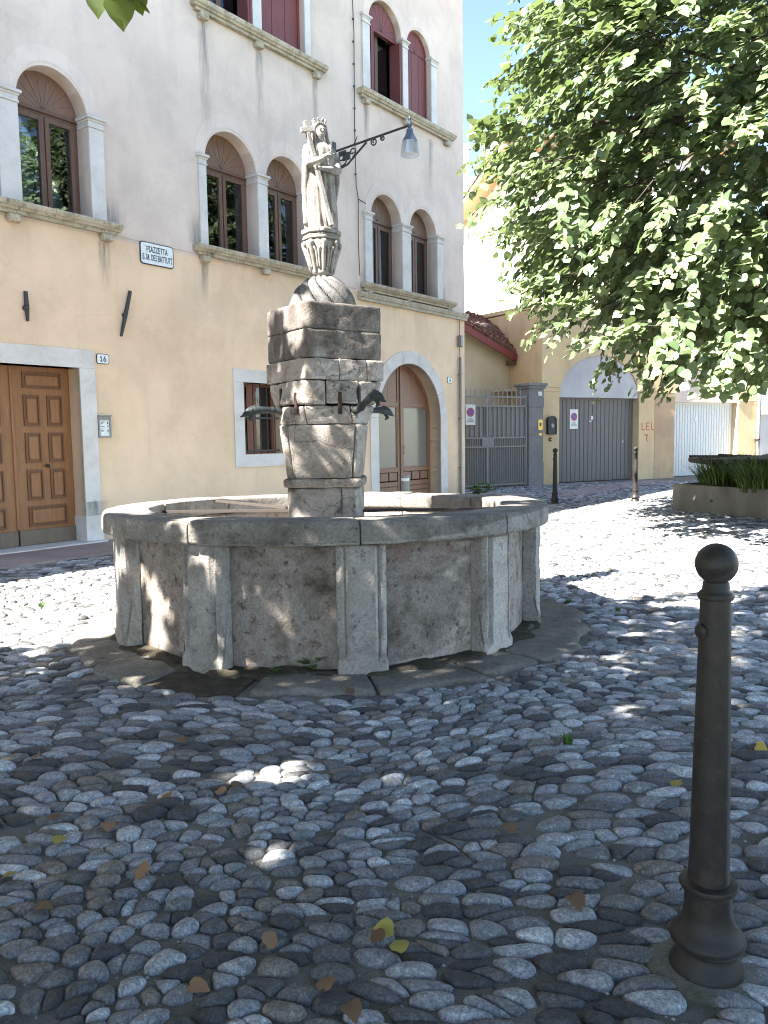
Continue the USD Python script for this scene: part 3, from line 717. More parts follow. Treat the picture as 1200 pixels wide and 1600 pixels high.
part(bw, 'curtain', cat(*cu), CURT, 40)
for x in (-7.20, -7.0, -6.83, -6.66, -6.47):
    part(bw, 'bar', tube([(x, 0.10, 1.215), (x, 0.10, 2.475)], 0.012, 8), WIRON, True)
for z in (1.28, 1.86):
    part(bw, 'bar', bx(-7.325, -6.345, 0.092, 0.108, z - 0.012, z + 0.012), WIRON)

# arched door (number 14)
uc14, ri, ro = -2.30, 1.20, 1.48
ring = arch_poly(uc14 - ro, uc14 + ro, 0.03, 1.90).difference(arch_poly(uc14 - ri, uc14 + ri, -0.5, 1.90))
ang = np.linspace(0, np.pi, 8)
for i in range(7):
    w = Polygon([(uc14, 1.90)] + [(uc14 + 3 * math.cos(a), 1.90 + 3 * math.sin(a)) for a in np.linspace(ang[i] + 0.003, ang[i + 1] - 0.003, 6)])
    part(bld, 'voussoir', slab(ring.intersection(w), -0.02, 0.30), TRIM)
for s in (-1, 1):
    a, b = sorted((uc14 + s * ri, uc14 + s * ro))
    part(bld, 'door_jamb', slab(sbox(a, 0.03, b, 1.895), -0.02, 0.30), TRIM)
part(bld, 'doorstep', bx(uc14 - ro, uc14 + ro, -0.10, 0.4, -0.02, 0.045, 0.006), TRIM)
inner = arch_poly(uc14 - ri - 0.02, uc14 + ri + 0.02, 0.05, 1.90)
def frame_clip(p): return p.intersection(inner)
ad = part(bld, 'arched_door', slab(frame_clip(inner.difference(unary_union([frame_clip(arch_poly(uc14 - ri + 0.09, uc14 + ri - 0.09, 0.14, 1.90)).difference(sbox(uc14 - 0.11, 0, uc14 + 0.11, 4))]))), 0.29, 0.35), ARCHW)
for s in (-1, 1):
    a, b = sorted((uc14 + s * 0.11, uc14 + s * (ri - 0.09)))
    lf = frame_clip(arch_poly(uc14 - ri + 0.09, uc14 + ri - 0.09, 0.14, 1.90)).intersection(sbox(a, 0, b, 4))
    part(ad, 'door_rail', slab(lf.intersection(sbox(a, 2.17, b, 2.25)), 0.285, 0.345), ARCHW)
    part(ad, 'door_rail', slab(lf.intersection(sbox(a, 0.70, b, 0.78)), 0.285, 0.345), ARCHW)
    part(ad, 'door_glass', slab(lf.intersection(sbox(a, 0.782, b, 2.168)), 0.315, 0.325), FROST)
    fr = lf.intersection(sbox(a, 0.782, b, 2.168)); part(ad, 'glazing_bead', slab(fr.difference(fr.buffer(-0.03)), 0.298, 0.3145), ARCHW)
    for q in range(3):
        x0 = a + (b - a) * q / 3; x1 = a + (b - a) * (q + 1) / 3
        bd = lf.intersection(sbox(x0 + 0.004, 2.252, x1 - 0.004, 4))
        if not bd.is_empty: part(ad, 'board', slab(bd, 0.305, 0.33), ARCHW)
        part(ad, 'lower_panel', bx(x0 + 0.015, x1 - 0.015, 0.302, 0.33, 0.50, 0.695, 0.012), ARCHW)
    for q in range(3):
        part(ad, 'lower_board', bx(a, b, 0.30, 0.33, 0.145 + q * 0.115, 0.145 + (q + 1) * 0.115 - 0.008, 0.004), ARCHW)
part(ad, 'door_stile', bx(uc14 - 0.03, uc14 + 0.05, 0.262, 0.288, 0.10, 3.08, 0.008), ARCHW)
part(ad, 'handle', tube([(uc14 + 0.08, 0.285, 1.28), (uc14 + 0.08, 0.235, 1.26), (uc14 + 0.08, 0.235, 1.12), (uc14 + 0.08, 0.285, 1.10)], 0.009, 8), BRASS, True)

# things fixed to the facade
def on_facade(name, label, cate, u, z, out=0.0, group=None):
    return thing(name, label, cate, fac(u, out, z), DEG_A, group)
def rounded_plate(w, h, r, y0, y1):
    return slab(sbox(-w / 2 + r, -h / 2 + r, w / 2 - r, h / 2 - r).buffer(r, quad_segs=4), y0, y1)
s = on_facade('street_sign', 'white enamel street name sign reading PIAZZETTA S. M. DEI BATTUTI on the cream wall', 'sign', -9.03, 4.325)
part(s, 'plate', rounded_plate(0.62, 0.335, 0.05, -0.018, -0.004), BLACK)
part(s, 'plate_face', rounded_plate(0.592, 0.307, 0.042, -0.0205, -0.0182), SIGNW)
part(s, 'lettering', moved(text('PIAZZETTA', 0.085, 0.0015, 0.60), 0, -0.021, 0.022), BLACK)
part(s, 'lettering', moved(text('S. M. DEI BATTUTI', 0.085, 0.0015, 0.52), 0, -0.021, -0.098), BLACK)
for num, u, z, lab in (('16', -10.06, 2.68, 'white house number plate 16 beside the panelled wooden door'), ('14', -0.69, 2.815, 'white house number plate 14 right of the arched door')):
    s = on_facade('house_number', lab, 'sign', u, z)
    part(s, 'plate', rounded_plate(0.205, 0.145, 0.03, -0.012, -0.003), BLACK)
    part(s, 'plate_face', rounded_plate(0.187, 0.127, 0.024, -0.0145, -0.0122), SIGNW)
    part(s, 'digits', moved(text(num, 0.075, 0.0015, 0.85), 0, -0.015, -0.0375), BLACK)
s = on_facade('doorbell_panel', 'grey framed doorbell panel with white name card on the wall by the door', 'doorbell', -10.09, 1.695)
part(s, 'frame', slab(sbox(-0.105, -0.155, 0.105, 0.155).difference(sbox(-0.08, -0.13, 0.08, 0.10)), -0.035, 0.0), GREY)
part(s, 'hood', bx(-0.11, 0.11, -0.06, 0.0, 0.156, 0.172), GREY)
part(s, 'name_card', bx(-0.08, 0.08, -0.02, -0.002, -0.13, 0.10), SIGNW)
for q, (z, w) in enumerate([(0.07, 0.10), (0.05, 0.06), (0.01, 0.11), (-0.045, 0.07), (-0.06, 0.08)]):
    part(s, 'text_line', bx(-0.06, -0.06 + w * 0.55, -0.022, -0.0202, z - 0.004, z + 0.004), BLACK)
    part(s, 'button', bx(0.045, 0.062, -0.024, -0.0202, z - 0.007, z + 0.007), BLACK)
for (ua, za, ub, zb), lab in (((-9.56, 3.71, -9.75, 3.03), 'long slanted iron wall anchor left of the street sign'), ((-11.2, 3.49, -11.19, 3.10), 'short upright iron wall anchor above the panelled door')):
    s = on_facade('wall_anchor', lab, 'wall anchor', (ua + ub) / 2, (za + zb) / 2)
    du, dz = (ua - ub) / 2, (za - zb) / 2; L = math.hypot(du, dz); an = math.atan2(du, dz)
    w = 0.028
    bar = slab(Polygon([(-0.012, -L), (0.012, -L), (w, -0.1 * L), (w * 0.9, 0.3 * L), (0.02, L), (-0.02, L), (-w * 0.8, 0.3 * L), (-w, -0.05 * L)]), -0.055, -0.02)
    part(s, 'bar', rotated(bar, an, (0, 1, 0)), WIRON)
    part(s, 'eye', moved(rotated(lathe([(0.035, 0), (0.035, 0.05), (0.02, 0.07)], 12), math.pi / 2, (1, 0, 0)), -0.01, 0, -0.02 - 0.0), WIRON)
s = on_facade('wall_pipe', 'thin dark grey service pipe with junction box at the building corner', 'pipe', -0.265, 0)
part(s, 'pipe', tube([(0, -0.045, 0.03), (0, -0.045, 3.38)], 0.033, 10), GREY, True)
part(s, 'conduit', tube([(0, -0.03, 3.38), (0.0, -0.03, 4.25)], 0.012, 8), GREY, True)
part(s, 'junction_box', bx(-0.07, 0.07, -0.10, 0, 3.62, 3.90, 0.025), GREY)
for z in (0.7, 1.9, 2.95):
    part(s, 'clip', bx(-0.045, 0.045, -0.085, 0, z, z + 0.03), GREY)
s = on_facade('wall_cable', 'thin grey electric cable running down the upper wall between the windows', 'cable', -4.15, 0)
cp = [(-0.03, -0.02, 10.6), (0.03, -0.02, 9.4), (0.0, -0.02, 7.6), (0.02, -0.02, 6.5), (0.08, -0.02, 6.25), (0.06, -0.02, 5.4), (0.09, -0.02, 4.75)]
part(s, 'wire', tube(cp, 0.009, 6), WIRON, True)
part(s, 'wire', tube([(0.08, -0.02, 6.25), (0.28, -0.05, 6.2)], 0.009, 6), WIRON, True)
for q in range(8):
    part(s, 'clip', bx(-0.02 + 0.02, 0.02 + 0.0 + 0.01, -0.03, 0, 6.7 + q * 0.42, 6.73 + q * 0.42), WIRON)

# wall lamp on a scrolled wrought-iron bracket; local -y points out of the wall
s = on_facade('wall_lamp', 'wrought iron bracket lamp with bell shaped glass shade on the upper wall', 'lamp', -4.77, 0)
Lz = 7.0
part(s, 'wall_plate', bx(-0.05, 0.05, -0.02, 0, 6.62, 7.16, 0.006), WIRON)
part(s, 'arm', tube([(0, 0, Lz - 0.02), (0, -1.74, Lz + 0.05)], 0.022, 8), WIRON, True)
def scroll(cx, cz, r0, r1, a0, a1, n=28, rad_=0.014):
    t = np.linspace(0, 1, n); a = a0 + (a1 - a0) * t; r = r0 + (r1 - r0) * t
    return tube(np.stack([0 * t, -(cx + r * np.cos(a)), cz + r * np.sin(a)], 1), rad_, 6)
part(s, 'brace', tube([(0, -0.02, 6.72), (0, -0.16, 6.64), (0, -0.34, 6.68), (0, -0.55, 6.82), (0, -0.80, 6.98)], 0.02, 8), WIRON, True)
part(s, 'scroll', scroll(0.20, 6.83, 0.17, 0.03, rad(-150), rad(330)), WIRON, True)
part(s, 'scroll', scroll(0.46, 6.88, 0.09, 0.02, rad(-90), rad(330)), WIRON, True)
part(s, 'scroll', scroll(0.98, 6.95, 0.075, 0.02, rad(140), rad(600)), WIRON, True)
part(s, 'scroll', scroll(1.18, 6.97, 0.05, 0.015, rad(140), rad(560)), WIRON, True)
part(s, 'leaf_ornament', cat(bx(-0.012, 0.012, -0.40, -0.22, 6.76, 6.90), bx(-0.012, 0.012, -0.30, -0.12, 6.86, 6.95)), WIRON)
part(s, 'spike', tube([(0, -0.50, Lz), (0, -0.58, Lz + 0.14)], [0.016, 0.006], 6), WIRON, True)
lx = -1.79
cap = lathe([(0.02, 7.22), (0.035, 7.18), (0.02, 7.14), (0.045, 7.09), (0.05, 7.05), (0.035, 7.0), (0.07, 6.96), (0.075, 6.90), (0.10, 6.85), (0.155, 6.76), (0.165, 6.735)][::-1], 28)
def lamp_scale(m):
    m = m.copy(); v = m.vertices.copy(); v[:, :2] *= 0.84; v[:, 2] = 7.05 + (v[:, 2] - 7.05) * 0.88; m.vertices = v; return m
part(s, 'lamp_cap', moved(lamp_scale(cap), 0, lx, 0), LAMPB, 40)
sh = lathe([(0.205, 6.47), (0.208, 6.47), (0.19, 6.58), (0.165, 6.70), (0.16, 6.735)], 28)
po = [(0.207, 6.46), (0.192, 6.58), (0.166, 6.73)]; pi_ = [(0.160, 6.73), (0.185, 6.58), (0.200, 6.46)]
def shell_lathe(prof, n=28):
    p = np.array(prof); k = len(p); a = np.arange(n) * 2 * np.pi / n
    V = np.stack([p[:, 0][:, None] * np.cos(a), p[:, 0][:, None] * np.sin(a), np.repeat(p[:, 1][:, None], n, 1)], -1).reshape(-1, 3)
    Fq = [(i * n + j, i * n + (j + 1) % n, ((i + 1) % k) * n + (j + 1) % n, ((i + 1) % k) * n + j) for i in range(k) for j in range(n)]
    m = meshkit.arrays((V, Fq)); t = trimesh.Trimesh(m[0], m[1], process=False)
    if t.volume < 0: t.invert()
    return t
part(s, 'glass_shade', moved(lamp_scale(shell_lathe(po + pi_)), 0, lx, 0), LAMPG, 40)
bulb = trimesh.creation.icosphere(2, 0.065); bulb.apply_scale((1, 1, 1.3))
part(s, 'bulb', moved(bulb, 0, lx, 6.62), BULB, True)

# ------------------------------------------------------------------ fountain
fou = thing('fountain', 'round weathered stone fountain basin with central spouted pillar', 'fountain', (FC[0], FC[1], 0))
TH = [rad(10 + 36 * k) for k in range(-5, 5)]
def chord(R, th0, w=0.55):
    """radius of the basin: between a circle and a ten-sided polygon with corners at the pilasters"""
    def f(ph, z):
        k = np.mod(ph - rad(10), rad(36)) - rad(18)
        return R * ((1 - w) + w * math.cos(rad(18)) / np.cos(k)) / (1 - w + w * 1.0) * (1 + 0.0)
    return f
def tilt_z(m):
    v = m.vertices.copy(); v[:, 2] -= 0.030 * (v[:, 1] / 1.75) * np.clip((v[:, 2] - 0.0) / 0.9, 0, 1.05); m.vertices = v; return m
RIM_LAB = {7: 'broken reddish rim stone'}
for k, t in enumerate(TH):
    j = rad(rng.uniform(-1.2, 1.2))
    zt = 0.962 + rng.uniform(-0.006, 0.006)
    rim = arc_stone(lambda ph, z, f=chord(1.765, 0, 0.12): f(ph, z) - 0.012 * np.clip((z - 0.93) / 0.03, 0, 1), 1.40 + rng.uniform(-0.01, 0.01), 0.822, zt, t, t + rad(36), rd=0.008, step=0.024, amp=0.0055, freq=9.0, seed=k, gap=0.004)
    part(fou, 'rim_stone', tilt_z(rim), RIMST, 50)
    # panel
    fp = chord(1.575, 0, 0.35)
    pan = arc_stone(lambda ph, z: fp(ph, z) - 0.004 * np.clip((0.1 - z) / 0.1, 0, 1), 1.44, 0.02, 0.818, t, t + rad(36), rd=0.01, step=0.03, amp=0.012, freq=4.0, seed=20 + k, gap=0.002)
    part(fou, 'panel', tilt_z(pan), BASIN, 50)
    # pilaster
    hw = 0.163 / 1.69
    tc = t + rad(0.6)
    flip = 1 if k % 2 else 1
    def pil(ph, z, tc=tc):
        x = (ph - tc) * 1.69
        ax = np.abs(x)
        pr = np.where(ax < 0.098, 0.0, np.where(ax < 0.116, -0.030, np.where(ax < 0.145, -0.010, -0.025)))
        foot = np.clip((0.14 - z) / 0.05, 0, 1)
        r = 1.695 + pr * (1 - foot) + 0.006 * foot
        return r
    pl = arc_stone(pil, 1.56, 0.0, 0.816, tc - hw, tc + hw, rd=0.012, step=0.016, amp=0.009, freq=6.0, seed=40 + k)
    part(fou, 'pilaster', tilt_z(pl), PILST, 50)
part(fou, 'basin_floor', lathe([(1.43, 0.40), (1.43, 0.56), (0.2, 0.565)], 64), SHAFT, 40)
# stone kerb slabs round the foot, with one missing at the front left
a = rad(-84)
while a < rad(118):
    L = rad(rng.uniform(13, 22))
    a1 = min(a + L, rad(118))
    mid = math.degrees((a + a1) / 2)
    if not (-33 < mid < -17):
        ro_ = 2.02 + rng.uniform(-0.03, 0.05)
        ph0 = rng.uniform(0, 6)
        kb = arc_stone(lambda ph, z, ro_=ro_, ph0=ph0: ro_ + 0.03 * np.sin(ph * 17 + ph0) + 0.02 * np.sin(ph * 41 + ph0), 1.60, -0.05, 0.035 + rng.uniform(-0.008, 0.012), a, a1, rd=0.02, step=0.04, amp=0.012, freq=5.0, seed=60 + int(mid), gap=0.008)
        part(fou, 'kerb_slab', kb, SLABST, 50)
    a = a1
so = arc_stone(lambda ph, z: 2.05 + 0.04 * np.sin(ph * 13), 1.2, -0.3, 0.012, rad(-40), rad(-12), rd=0.02, step=0.04, amp=0.02, freq=9, seed=90)
part(fou, 'bare_soil', so, SOIL, 50)
so = arc_stone(lambda ph, z: 1.72 + 0.03 * np.sin(ph * 31), 1.5, -0.3, 0.040, rad(-95), rad(125), rd=0.02, step=0.04, amp=0.025, freq=8, seed=91)
part(fou, 'bare_soil', so, SOIL, 50)

def sq(w, rot, p=9.0):
    """radius of a square of half-width w turned by rot"""
    def f(ph):
        a = ph - rot
        return w / (np.abs(np.cos(a)) ** p + np.abs(np.sin(a)) ** p) ** (1 / p)
    return f
ROT_C, ROT_B = rad(-3), rad(33.6)
OX = (-0.015, 0.0)
def taper(w0, w1, z0, z1, rot, p):
    def f(ph, z):
        t = np.clip((z - z0) / (z1 - z0), 0, 1)
        return sq(1.0, rot, p)(ph) * (w0 + (w1 - w0) * t)
    return f
def full_ring(Rf, z0, z1, name, m, splits, amp=0.006, rd=0.012, step=0.016, seed=0, freq=8.0, rin=0.06, gap=0.002, zj=0.0):
    sp_ = sorted(splits)
    for i, s0 in enumerate(sp_):
        s1 = sp_[(i + 1) % len(sp_)]
        if s1 <= s0: s1 += 2 * math.pi
        dz = rng.uniform(-zj, zj)
        part(fou, name, arc_stone(Rf, rin, z0, z1 + dz, s0, s1, c=OX, rd=rd, step=step, amp=amp, seed=160 if seed is None else seed + i, freq=freq, gap=gap), m, 45)
full_ring(taper(0.292, 0.290, 0.55, 1.10, ROT_C, 7), 0.55, 1.105, 'shaft_stone', SHAFT, [rad(25), rad(150), rad(-120)], seed=100, amp=0.008)
full_ring(taper(0.315, 0.318, 1.108, 1.18, ROT_C, 8), 1.108, 1.178, 'shaft_band', BASIN, [rad(-100), rad(80)], seed=110, rd=0.02, amp=0.008, step=0.012)
full_ring(taper(0.290, 0.338, 1.18, 1.60, ROT_C, 7), 1.181, 1.598, 'shaft_stone', SHAFT, [rad(-42), rad(38), rad(130), rad(-140)], seed=120, amp=0.006, gap=0.003)
def morph(z0, z1, wa, wb):
    fa, fb = sq(1.0, ROT_C, 5), sq(1.0, ROT_B, 8)
    def f(ph, z):
        t = np.clip((z - z0) / (z1 - z0), 0, 1) ** 0.8
        return (1 - t) * wa * fa(ph) + t * wb * fb(ph)
    return f
full_ring(morph(1.60, 1.95, 0.335, 0.365), 1.602, 1.74, 'broken_stone', SHAFT, [rad(-75), rad(-20), rad(35), rad(95), rad(160), rad(-130)], seed=130, amp=0.016, rd=0.009, gap=0.003, zj=0.012, step=0.013, freq=12)
full_ring(morph(1.60, 1.95, 0.345, 0.365), 1.755, 1.925, 'broken_stone', SHAFT, [rad(-95), rad(-48), rad(5), rad(48), rad(110), rad(-160)], seed=140, amp=0.017, rd=0.009, gap=0.003, zj=0.008, step=0.013, freq=12)
full_ring(lambda ph, z: sq(0.362, ROT_B, 14)(ph) + 0.0 * z, 1.935, 2.095, 'course_stone', SHAFT, [rad(22), rad(60), rad(170), rad(-90)], seed=150, amp=0.009, gap=0.0015, rd=0.008, freq=11)
for q, (z0, z1, w, spl) in enumerate([(2.1, 2.315, 0.345, [rad(-75), rad(140), rad(-150)]), (2.3155, 2.515, 0.345, [rad(-62), rad(110), rad(-170)])]):
    full_ring(lambda ph, z, w=w: sq(w, ROT_B, 16)(ph) + 0.0 * z, z0, z1, 'block_stone', BLOCK, spl, seed=None, amp=0.007, freq=11, gap=0.0003, rd=0.004)
# rusty iron clamps let into the stones
for ph, zz in ((rad(-62), 1.80), (rad(-30), 1.76), (rad(22), 1.76), (rad(47), 1.81)):
    R_ = float(morph(1.6, 1.95, 0.345, 0.365)(np.array([ph]), np.array([zz]))[0])
    c = bx(-0.014, 0.014, -0.012, 0.012, -0.085, 0.085, 0.004)
    c.apply_transform(trimesh.transformations.rotation_matrix(ph, (0, 0, 1)))
    c.apply_translation((OX[0] + (R_ - 0.004) * math.sin(ph), OX[1] - (R_ - 0.004) * math.cos(ph), zz))
    part(fou, 'iron_clamp', c, RUST)
# bronze animal-head spouts
def spout(ph, lift, long_=0.36):
    R_ = 0.30
    path = [(0, 0), (0.06, 0.0), (0.13, 0.01), (0.2, 0.035 + lift * 0.3), (0.27, 0.055 + lift * 0.75), (0.32, 0.06 + lift)]
    rr = [0.034, 0.030, 0.027, 0.026, 0.030, 0.035]
    body = chain([(x, 0, z) for x, z in path], rr, 18)
    h = path[-1]
    head = chain([(h[0], 0, h[1]), (h[0] + 0.045, 0, h[1] - 0.006), (h[0] + 0.085, 0, h[1] - 0.03)], [0.036, 0.031, 0.017], 18)
    beak = chain([(h[0] + 0.07, 0, h[1] - 0.03), (h[0] + 0.115, 0, h[1] - 0.045)], [0.016, 0.006], 14)
    jaw = chain([(h[0] + 0.02, 0, h[1] - 0.03), (h[0] + 0.04, 0, h[1] - 0.062), (h[0] + 0.02, 0, h[1] - 0.075)], [0.02, 0.014, 0.010], 14)
    crest = chain([(h[0] - 0.05, 0, h[1] + 0.012), (h[0] + 0.0, 0, h[1] + 0.034), (h[0] + 0.04, 0, h[1] + 0.024)], [0.008, 0.013, 0.009], 12)
    eyes = [m3.Manifold.sphere(0.009, 12).translate((h[0] + 0.03, sy * 0.03, h[1] + 0.012)) for sy in (-1, 1)]
    collar = chain([(0.0, 0, 0), (0.02, 0, 0)], [0.052, 0.046], 20)
    rings = [chain([(x, 0, z), (x + 0.006, 0, z)], [0.031, 0.031], 18) for x, z in ((0.09, 0.004), (0.16, 0.02 + lift * 0.1))]
    t = to_tm(m3.Manifold.batch_boolean([body, head, beak, jaw, crest, collar] + eyes + rings, m3.OpType.Add).refine_to_length(0.012))
    trimesh.smoothing.filter_taubin(t, iterations=4)
    t.apply_scale(long_ / 0.44)
    t.apply_transform(trimesh.transformations.rotation_matrix(ph - math.pi / 2, (0, 0, 1)))
    t.apply_translation((OX[0] + R_ * math.sin(ph), OX[1] - R_ * math.cos(ph), 1.70))
    part(fou, 'spout', t, BRONZE, True)
spout(rad(-60), -0.05, 0.42); spout(rad(40), 0.04, 0.46); spout(rad(128), -0.04, 0.42); spout(rad(-140), 0.08, 0.42)
# iron bars across the basin
def rad_bar(ph, r0_, r1_, z0, z1):
    s_, c_ = math.sin(ph), -math.cos(ph)
    b = bx(-0.014, 0.014, r0_, r1_, -0.011, 0.011)
    v = b.vertices.copy(); t = (v[:, 1] - r0_) / (r1_ - r0_); v[:, 2] += z0 + (z1 - z0) * t
    X = np.stack([v[:, 1] * s_ + v[:, 0] * -c_, v[:, 1] * c_ + v[:, 0] * s_, v[:, 2]], 1)
    m = trimesh.Trimesh(X, b.faces, process=False)
    if m.volume < 0: m.invert()
    return m
OLDI = flat('old_bar_iron', (0.045, 0.036, 0.031), 0.8)
part(fou, 'iron_bar', rad_bar(rad(-96), 0.2, 1.42, 0.905, 0.90), OLDI)
part(fou, 'iron_bar', rad_bar(rad(97), 0.2, 1.42, 0.895, 0.885), OLDI)
part(fou, 'iron_bar', rad_bar(rad(-128), 0.25, 1.42, 0.90, 0.93), OLDI)
# red stone plank lying on the far rim
# swirled dome
def swirl_dome():
    nt, nz = 240, 28
    V = []
    for i in range(nz + 1):
        t = i / nz * rad(86)
        for j in range(nt):
            a = 2 * math.pi * j / nt
            fq_ = ((a * 12 / (2 * math.pi) + t * 1.7) % 1.0) * 2 - 1; lob = math.sqrt(max(0.0, 1 - fq_ * fq_ * 0.97))
            r = 0.205 + 0.065 * lob * math.cos(t) ** 0.25
            V.append((r * math.cos(t) * math.cos(a), r * math.cos(t) * math.sin(a), 2.505 + 0.275 * math.sin(t) * (0.94 + 0.08 * lob)))
    F_ = []
    for i in range(nz):
        for j in range(nt):
            a, b = i * nt + j, i * nt + (j + 1) % nt
            F_ += [(a, b, b + nt), (a, b + nt, a + nt)]
    V += [(0, 0, 2.785), (0, 0, 2.505)]
    for j in range(nt):
        F_ += [(nz * nt + j, nz * nt + (j + 1) % nt, len(V) - 2), ((j + 1) % nt, j, len(V) - 1)]
    return trimesh.Trimesh(np.array(V), F_, process=False)
part(fou, 'swirled_dome', moved(swirl_dome(), OX[0], 0, 0), DOMEST, 60)
# leaf capital
def octa(w, rot=rad(33.6)):
    return lambda ph, z: w / np.cos(np.mod(ph - rot + math.pi / 8, math.pi / 4) - math.pi / 8)
cap_p = [(0.078, 2.77), (0.082, 2.80), (0.086, 2.84), (0.098, 2.90), (0.116, 2.97), (0.130, 3.02), (0.134, 3.045)]
part(fou, 'capital', moved(lathe(cap_p, 40), OX[0], 0, 0), STAT, True)
for k in range(8):
    a = 2 * math.pi * k / 8 + 0.2
    lf = [chain([(0.088, 0, 2.80), (0.105, 0, 2.89), (0.128, 0, 2.965), (0.146, 0, 3.0)], [0.012, 0.018, 0.020, 0.014], 12),
          m3.Manifold.sphere(0.026, 16).translate((0.135, 0.0, 3.017)),
          chain([(0.09, 0.028, 2.84), (0.118, 0.038, 2.95), (0.134, 0.03, 2.975)], [0.008, 0.011, 0.010], 10),
          chain([(0.09, -0.028, 2.84), (0.118, -0.038, 2.95), (0.134, -0.03, 2.975)], [0.008, 0.011, 0.010], 10)]
    t = to_tm(m3.Manifold.batch_boolean(lf, m3.OpType.Add)); t = rotated(t, a); t.apply_translation((OX[0], 0, 0))
    part(fou, 'carved_leaf', t, STAT, 60)
for q, (z0, z1, w) in enumerate([(3.045, 3.068, 0.142), (3.069, 3.088, 0.137), (3.089, 3.128, 0.147)]):
    f = octa(w)
    part(fou, 'abacus', cat(arc_stone(f, 0.02, z0, z1, -math.pi, 0, c=OX, rd=0.004, step=0.012, amp=0.002, seed=300 + q, gap=0), arc_stone(f, 0.02, z0, z1, 0, math.pi, c=OX, rd=0.004, step=0.012, amp=0.002, seed=310 + q, gap=0)), STAT, 45)

# ------------------------------------------------------------------ statue
def make_statue():
    st = thing('statue', 'stone statue of a crowned robed woman holding a long cross on the fountain pillar', 'statue', (FC[0] + OX[0], FC[1], 3.126), 30)
    nz, na = 60, 96
    zk = [0, 0.03, 0.12, 0.25, 0.38, 0.46, 0.52, 0.58, 0.62, 0.655, 0.68, 0.70]
    rx = [0.112, 0.114, 0.115, 0.110, 0.105, 0.108, 0.112, 0.116, 0.108, 0.078, 0.045, 0.034]
    ry = [0.098, 0.098, 0.094, 0.088, 0.082, 0.080, 0.080, 0.078, 0.070, 0.054, 0.040, 0.034]
    V = []
    zz = np.linspace(0, 0.70, nz)
    for z in zz:
        a = np.arange(na) * 2 * np.pi / na
        X, Y = np.interp(z, zk, rx), np.interp(z, zk, ry)
        fade = np.interp(z, [0, 0.35, 0.5, 0.62, 0.7], [1.0, 1.0, 0.6, 0.3, 0])
        # hanging folds: sharper valleys, shifted sideways with height
        fold = 0.11 * (np.abs(np.sin(a * 5.5 + 1.2 * np.sin(z * 4) + 0.6)) - 0.6) + 0.045 * np.sin(a * 15 + 3 * z) + 0.02 * np.sin(a * 9 - 9 * z)
        front = np.exp(-((np.mod(a - 1.5 * np.pi + np.pi, 2 * np.pi) - np.pi) / 0.55) ** 2)
        hem = np.where(z < 0.30, -0.05 * front, 0.0) + np.where((z > 0.30) & (z < 0.34), 0.05 * front, 0)
        k = 1 + fade * fold + hem
        V.append(np.stack([X * k * np.cos(a), Y * k * np.sin(a), np.full(na, z)], 1))
    V = np.vstack(V); F_ = []
    for i in range(nz - 1):
        for j in range(na):
            p, q = i * na + j, i * na + (j + 1) % na
            F_ += [(p, q, q + na), (p, q + na, p + na)]
    V = np.vstack([V, (0, 0, 0), (0, 0, 0.70)])
    for j in range(na):
        F_ += [(len(V) - 2, (j + 1) % na, j), (len(V) - 1, (nz - 1) * na + j, (nz - 1) * na + (j + 1) % na)]
    robe = m3.Manifold(m3.Mesh(V.astype(np.float32), np.array(F_, np.uint32)))
    P = [robe]
    # arms under the mantle: viewer's left forearm laid across the breast, the other hand low on the cross
    P.append(chain([(-0.088, 0.0, 0.615), (-0.108, -0.02, 0.54), (-0.10, -0.055, 0.485)], [0.036, 0.036, 0.034]))
    P.append(chain([(-0.10, -0.055, 0.485), (-0.055, -0.098, 0.50), (-0.01, -0.112, 0.535)], [0.036, 0.028, 0.018]))
    P.append(chain([(0.088, 0.0, 0.615), (0.112, -0.02, 0.53), (0.098, -0.06, 0.46)], [0.036, 0.037, 0.036]))
    P.append(chain([(0.098, -0.06, 0.46), (0.03, -0.105, 0.445), (-0.04, -0.112, 0.44)], [0.038, 0.028, 0.017]))
    P.append(chain([(0.112, -0.02, 0.50), (0.116, -0.02, 0.36), (0.105, -0.03, 0.24)], [0.030, 0.022, 0.008]))   # hanging sleeve
    P.append(chain([(-0.112, -0.01, 0.50), (-0.120, 0.0, 0.30), (-0.112, 0.0, 0.05)], [0.028, 0.022, 0.024]))    # mantle edge
    # hands with fingers
    for hx, hz, sgn in ((0.015, 0.545, 1), (-0.055, 0.437, -1)):
        P.append(chain([(hx - 0.012 * sgn, -0.114, hz), (hx + 0.012 * sgn, -0.120, hz)], [0.016, 0.015], 14))
        for f in range(4):
            zf = hz + 0.013 - f * 0.009
            P.append(chain([(hx + 0.012 * sgn, -0.122, zf), (hx + 0.034 * sgn, -0.128, zf), (hx + (0.046 - 0.004 * abs(f - 1)) * sgn, -0.118, zf - 0.002)], [0.0058, 0.0054, 0.0046], 10))
        P.append(chain([(hx - 0.004 * sgn, -0.122, hz + 0.014), (hx + 0.010 * sgn, -0.131, hz + 0.026)], [0.006, 0.005], 10))
    # neck, head, hair and veil
    hz = 0.752
    P.append(chain([(0, 0, 0.66), (0, -0.004, 0.72)], [0.032, 0.030]))
    head = m3.Manifold.sphere(1.0, 40).scale((0.041, 0.048, 0.057)).translate((0, -0.008, hz))
    jaw = chain([(0, -0.022, hz - 0.022), (0, -0.034, hz - 0.046)], [0.032, 0.015], 18)
    nose = chain([(0, -0.055, hz + 0.010), (0, -0.064, hz - 0.010)], [0.0045, 0.0075], 10)
    brow = chain([(-0.024, -0.047, hz + 0.015), (0, -0.054, hz + 0.014), (0.024, -0.047, hz + 0.015)], [0.006, 0.0065, 0.006], 10)
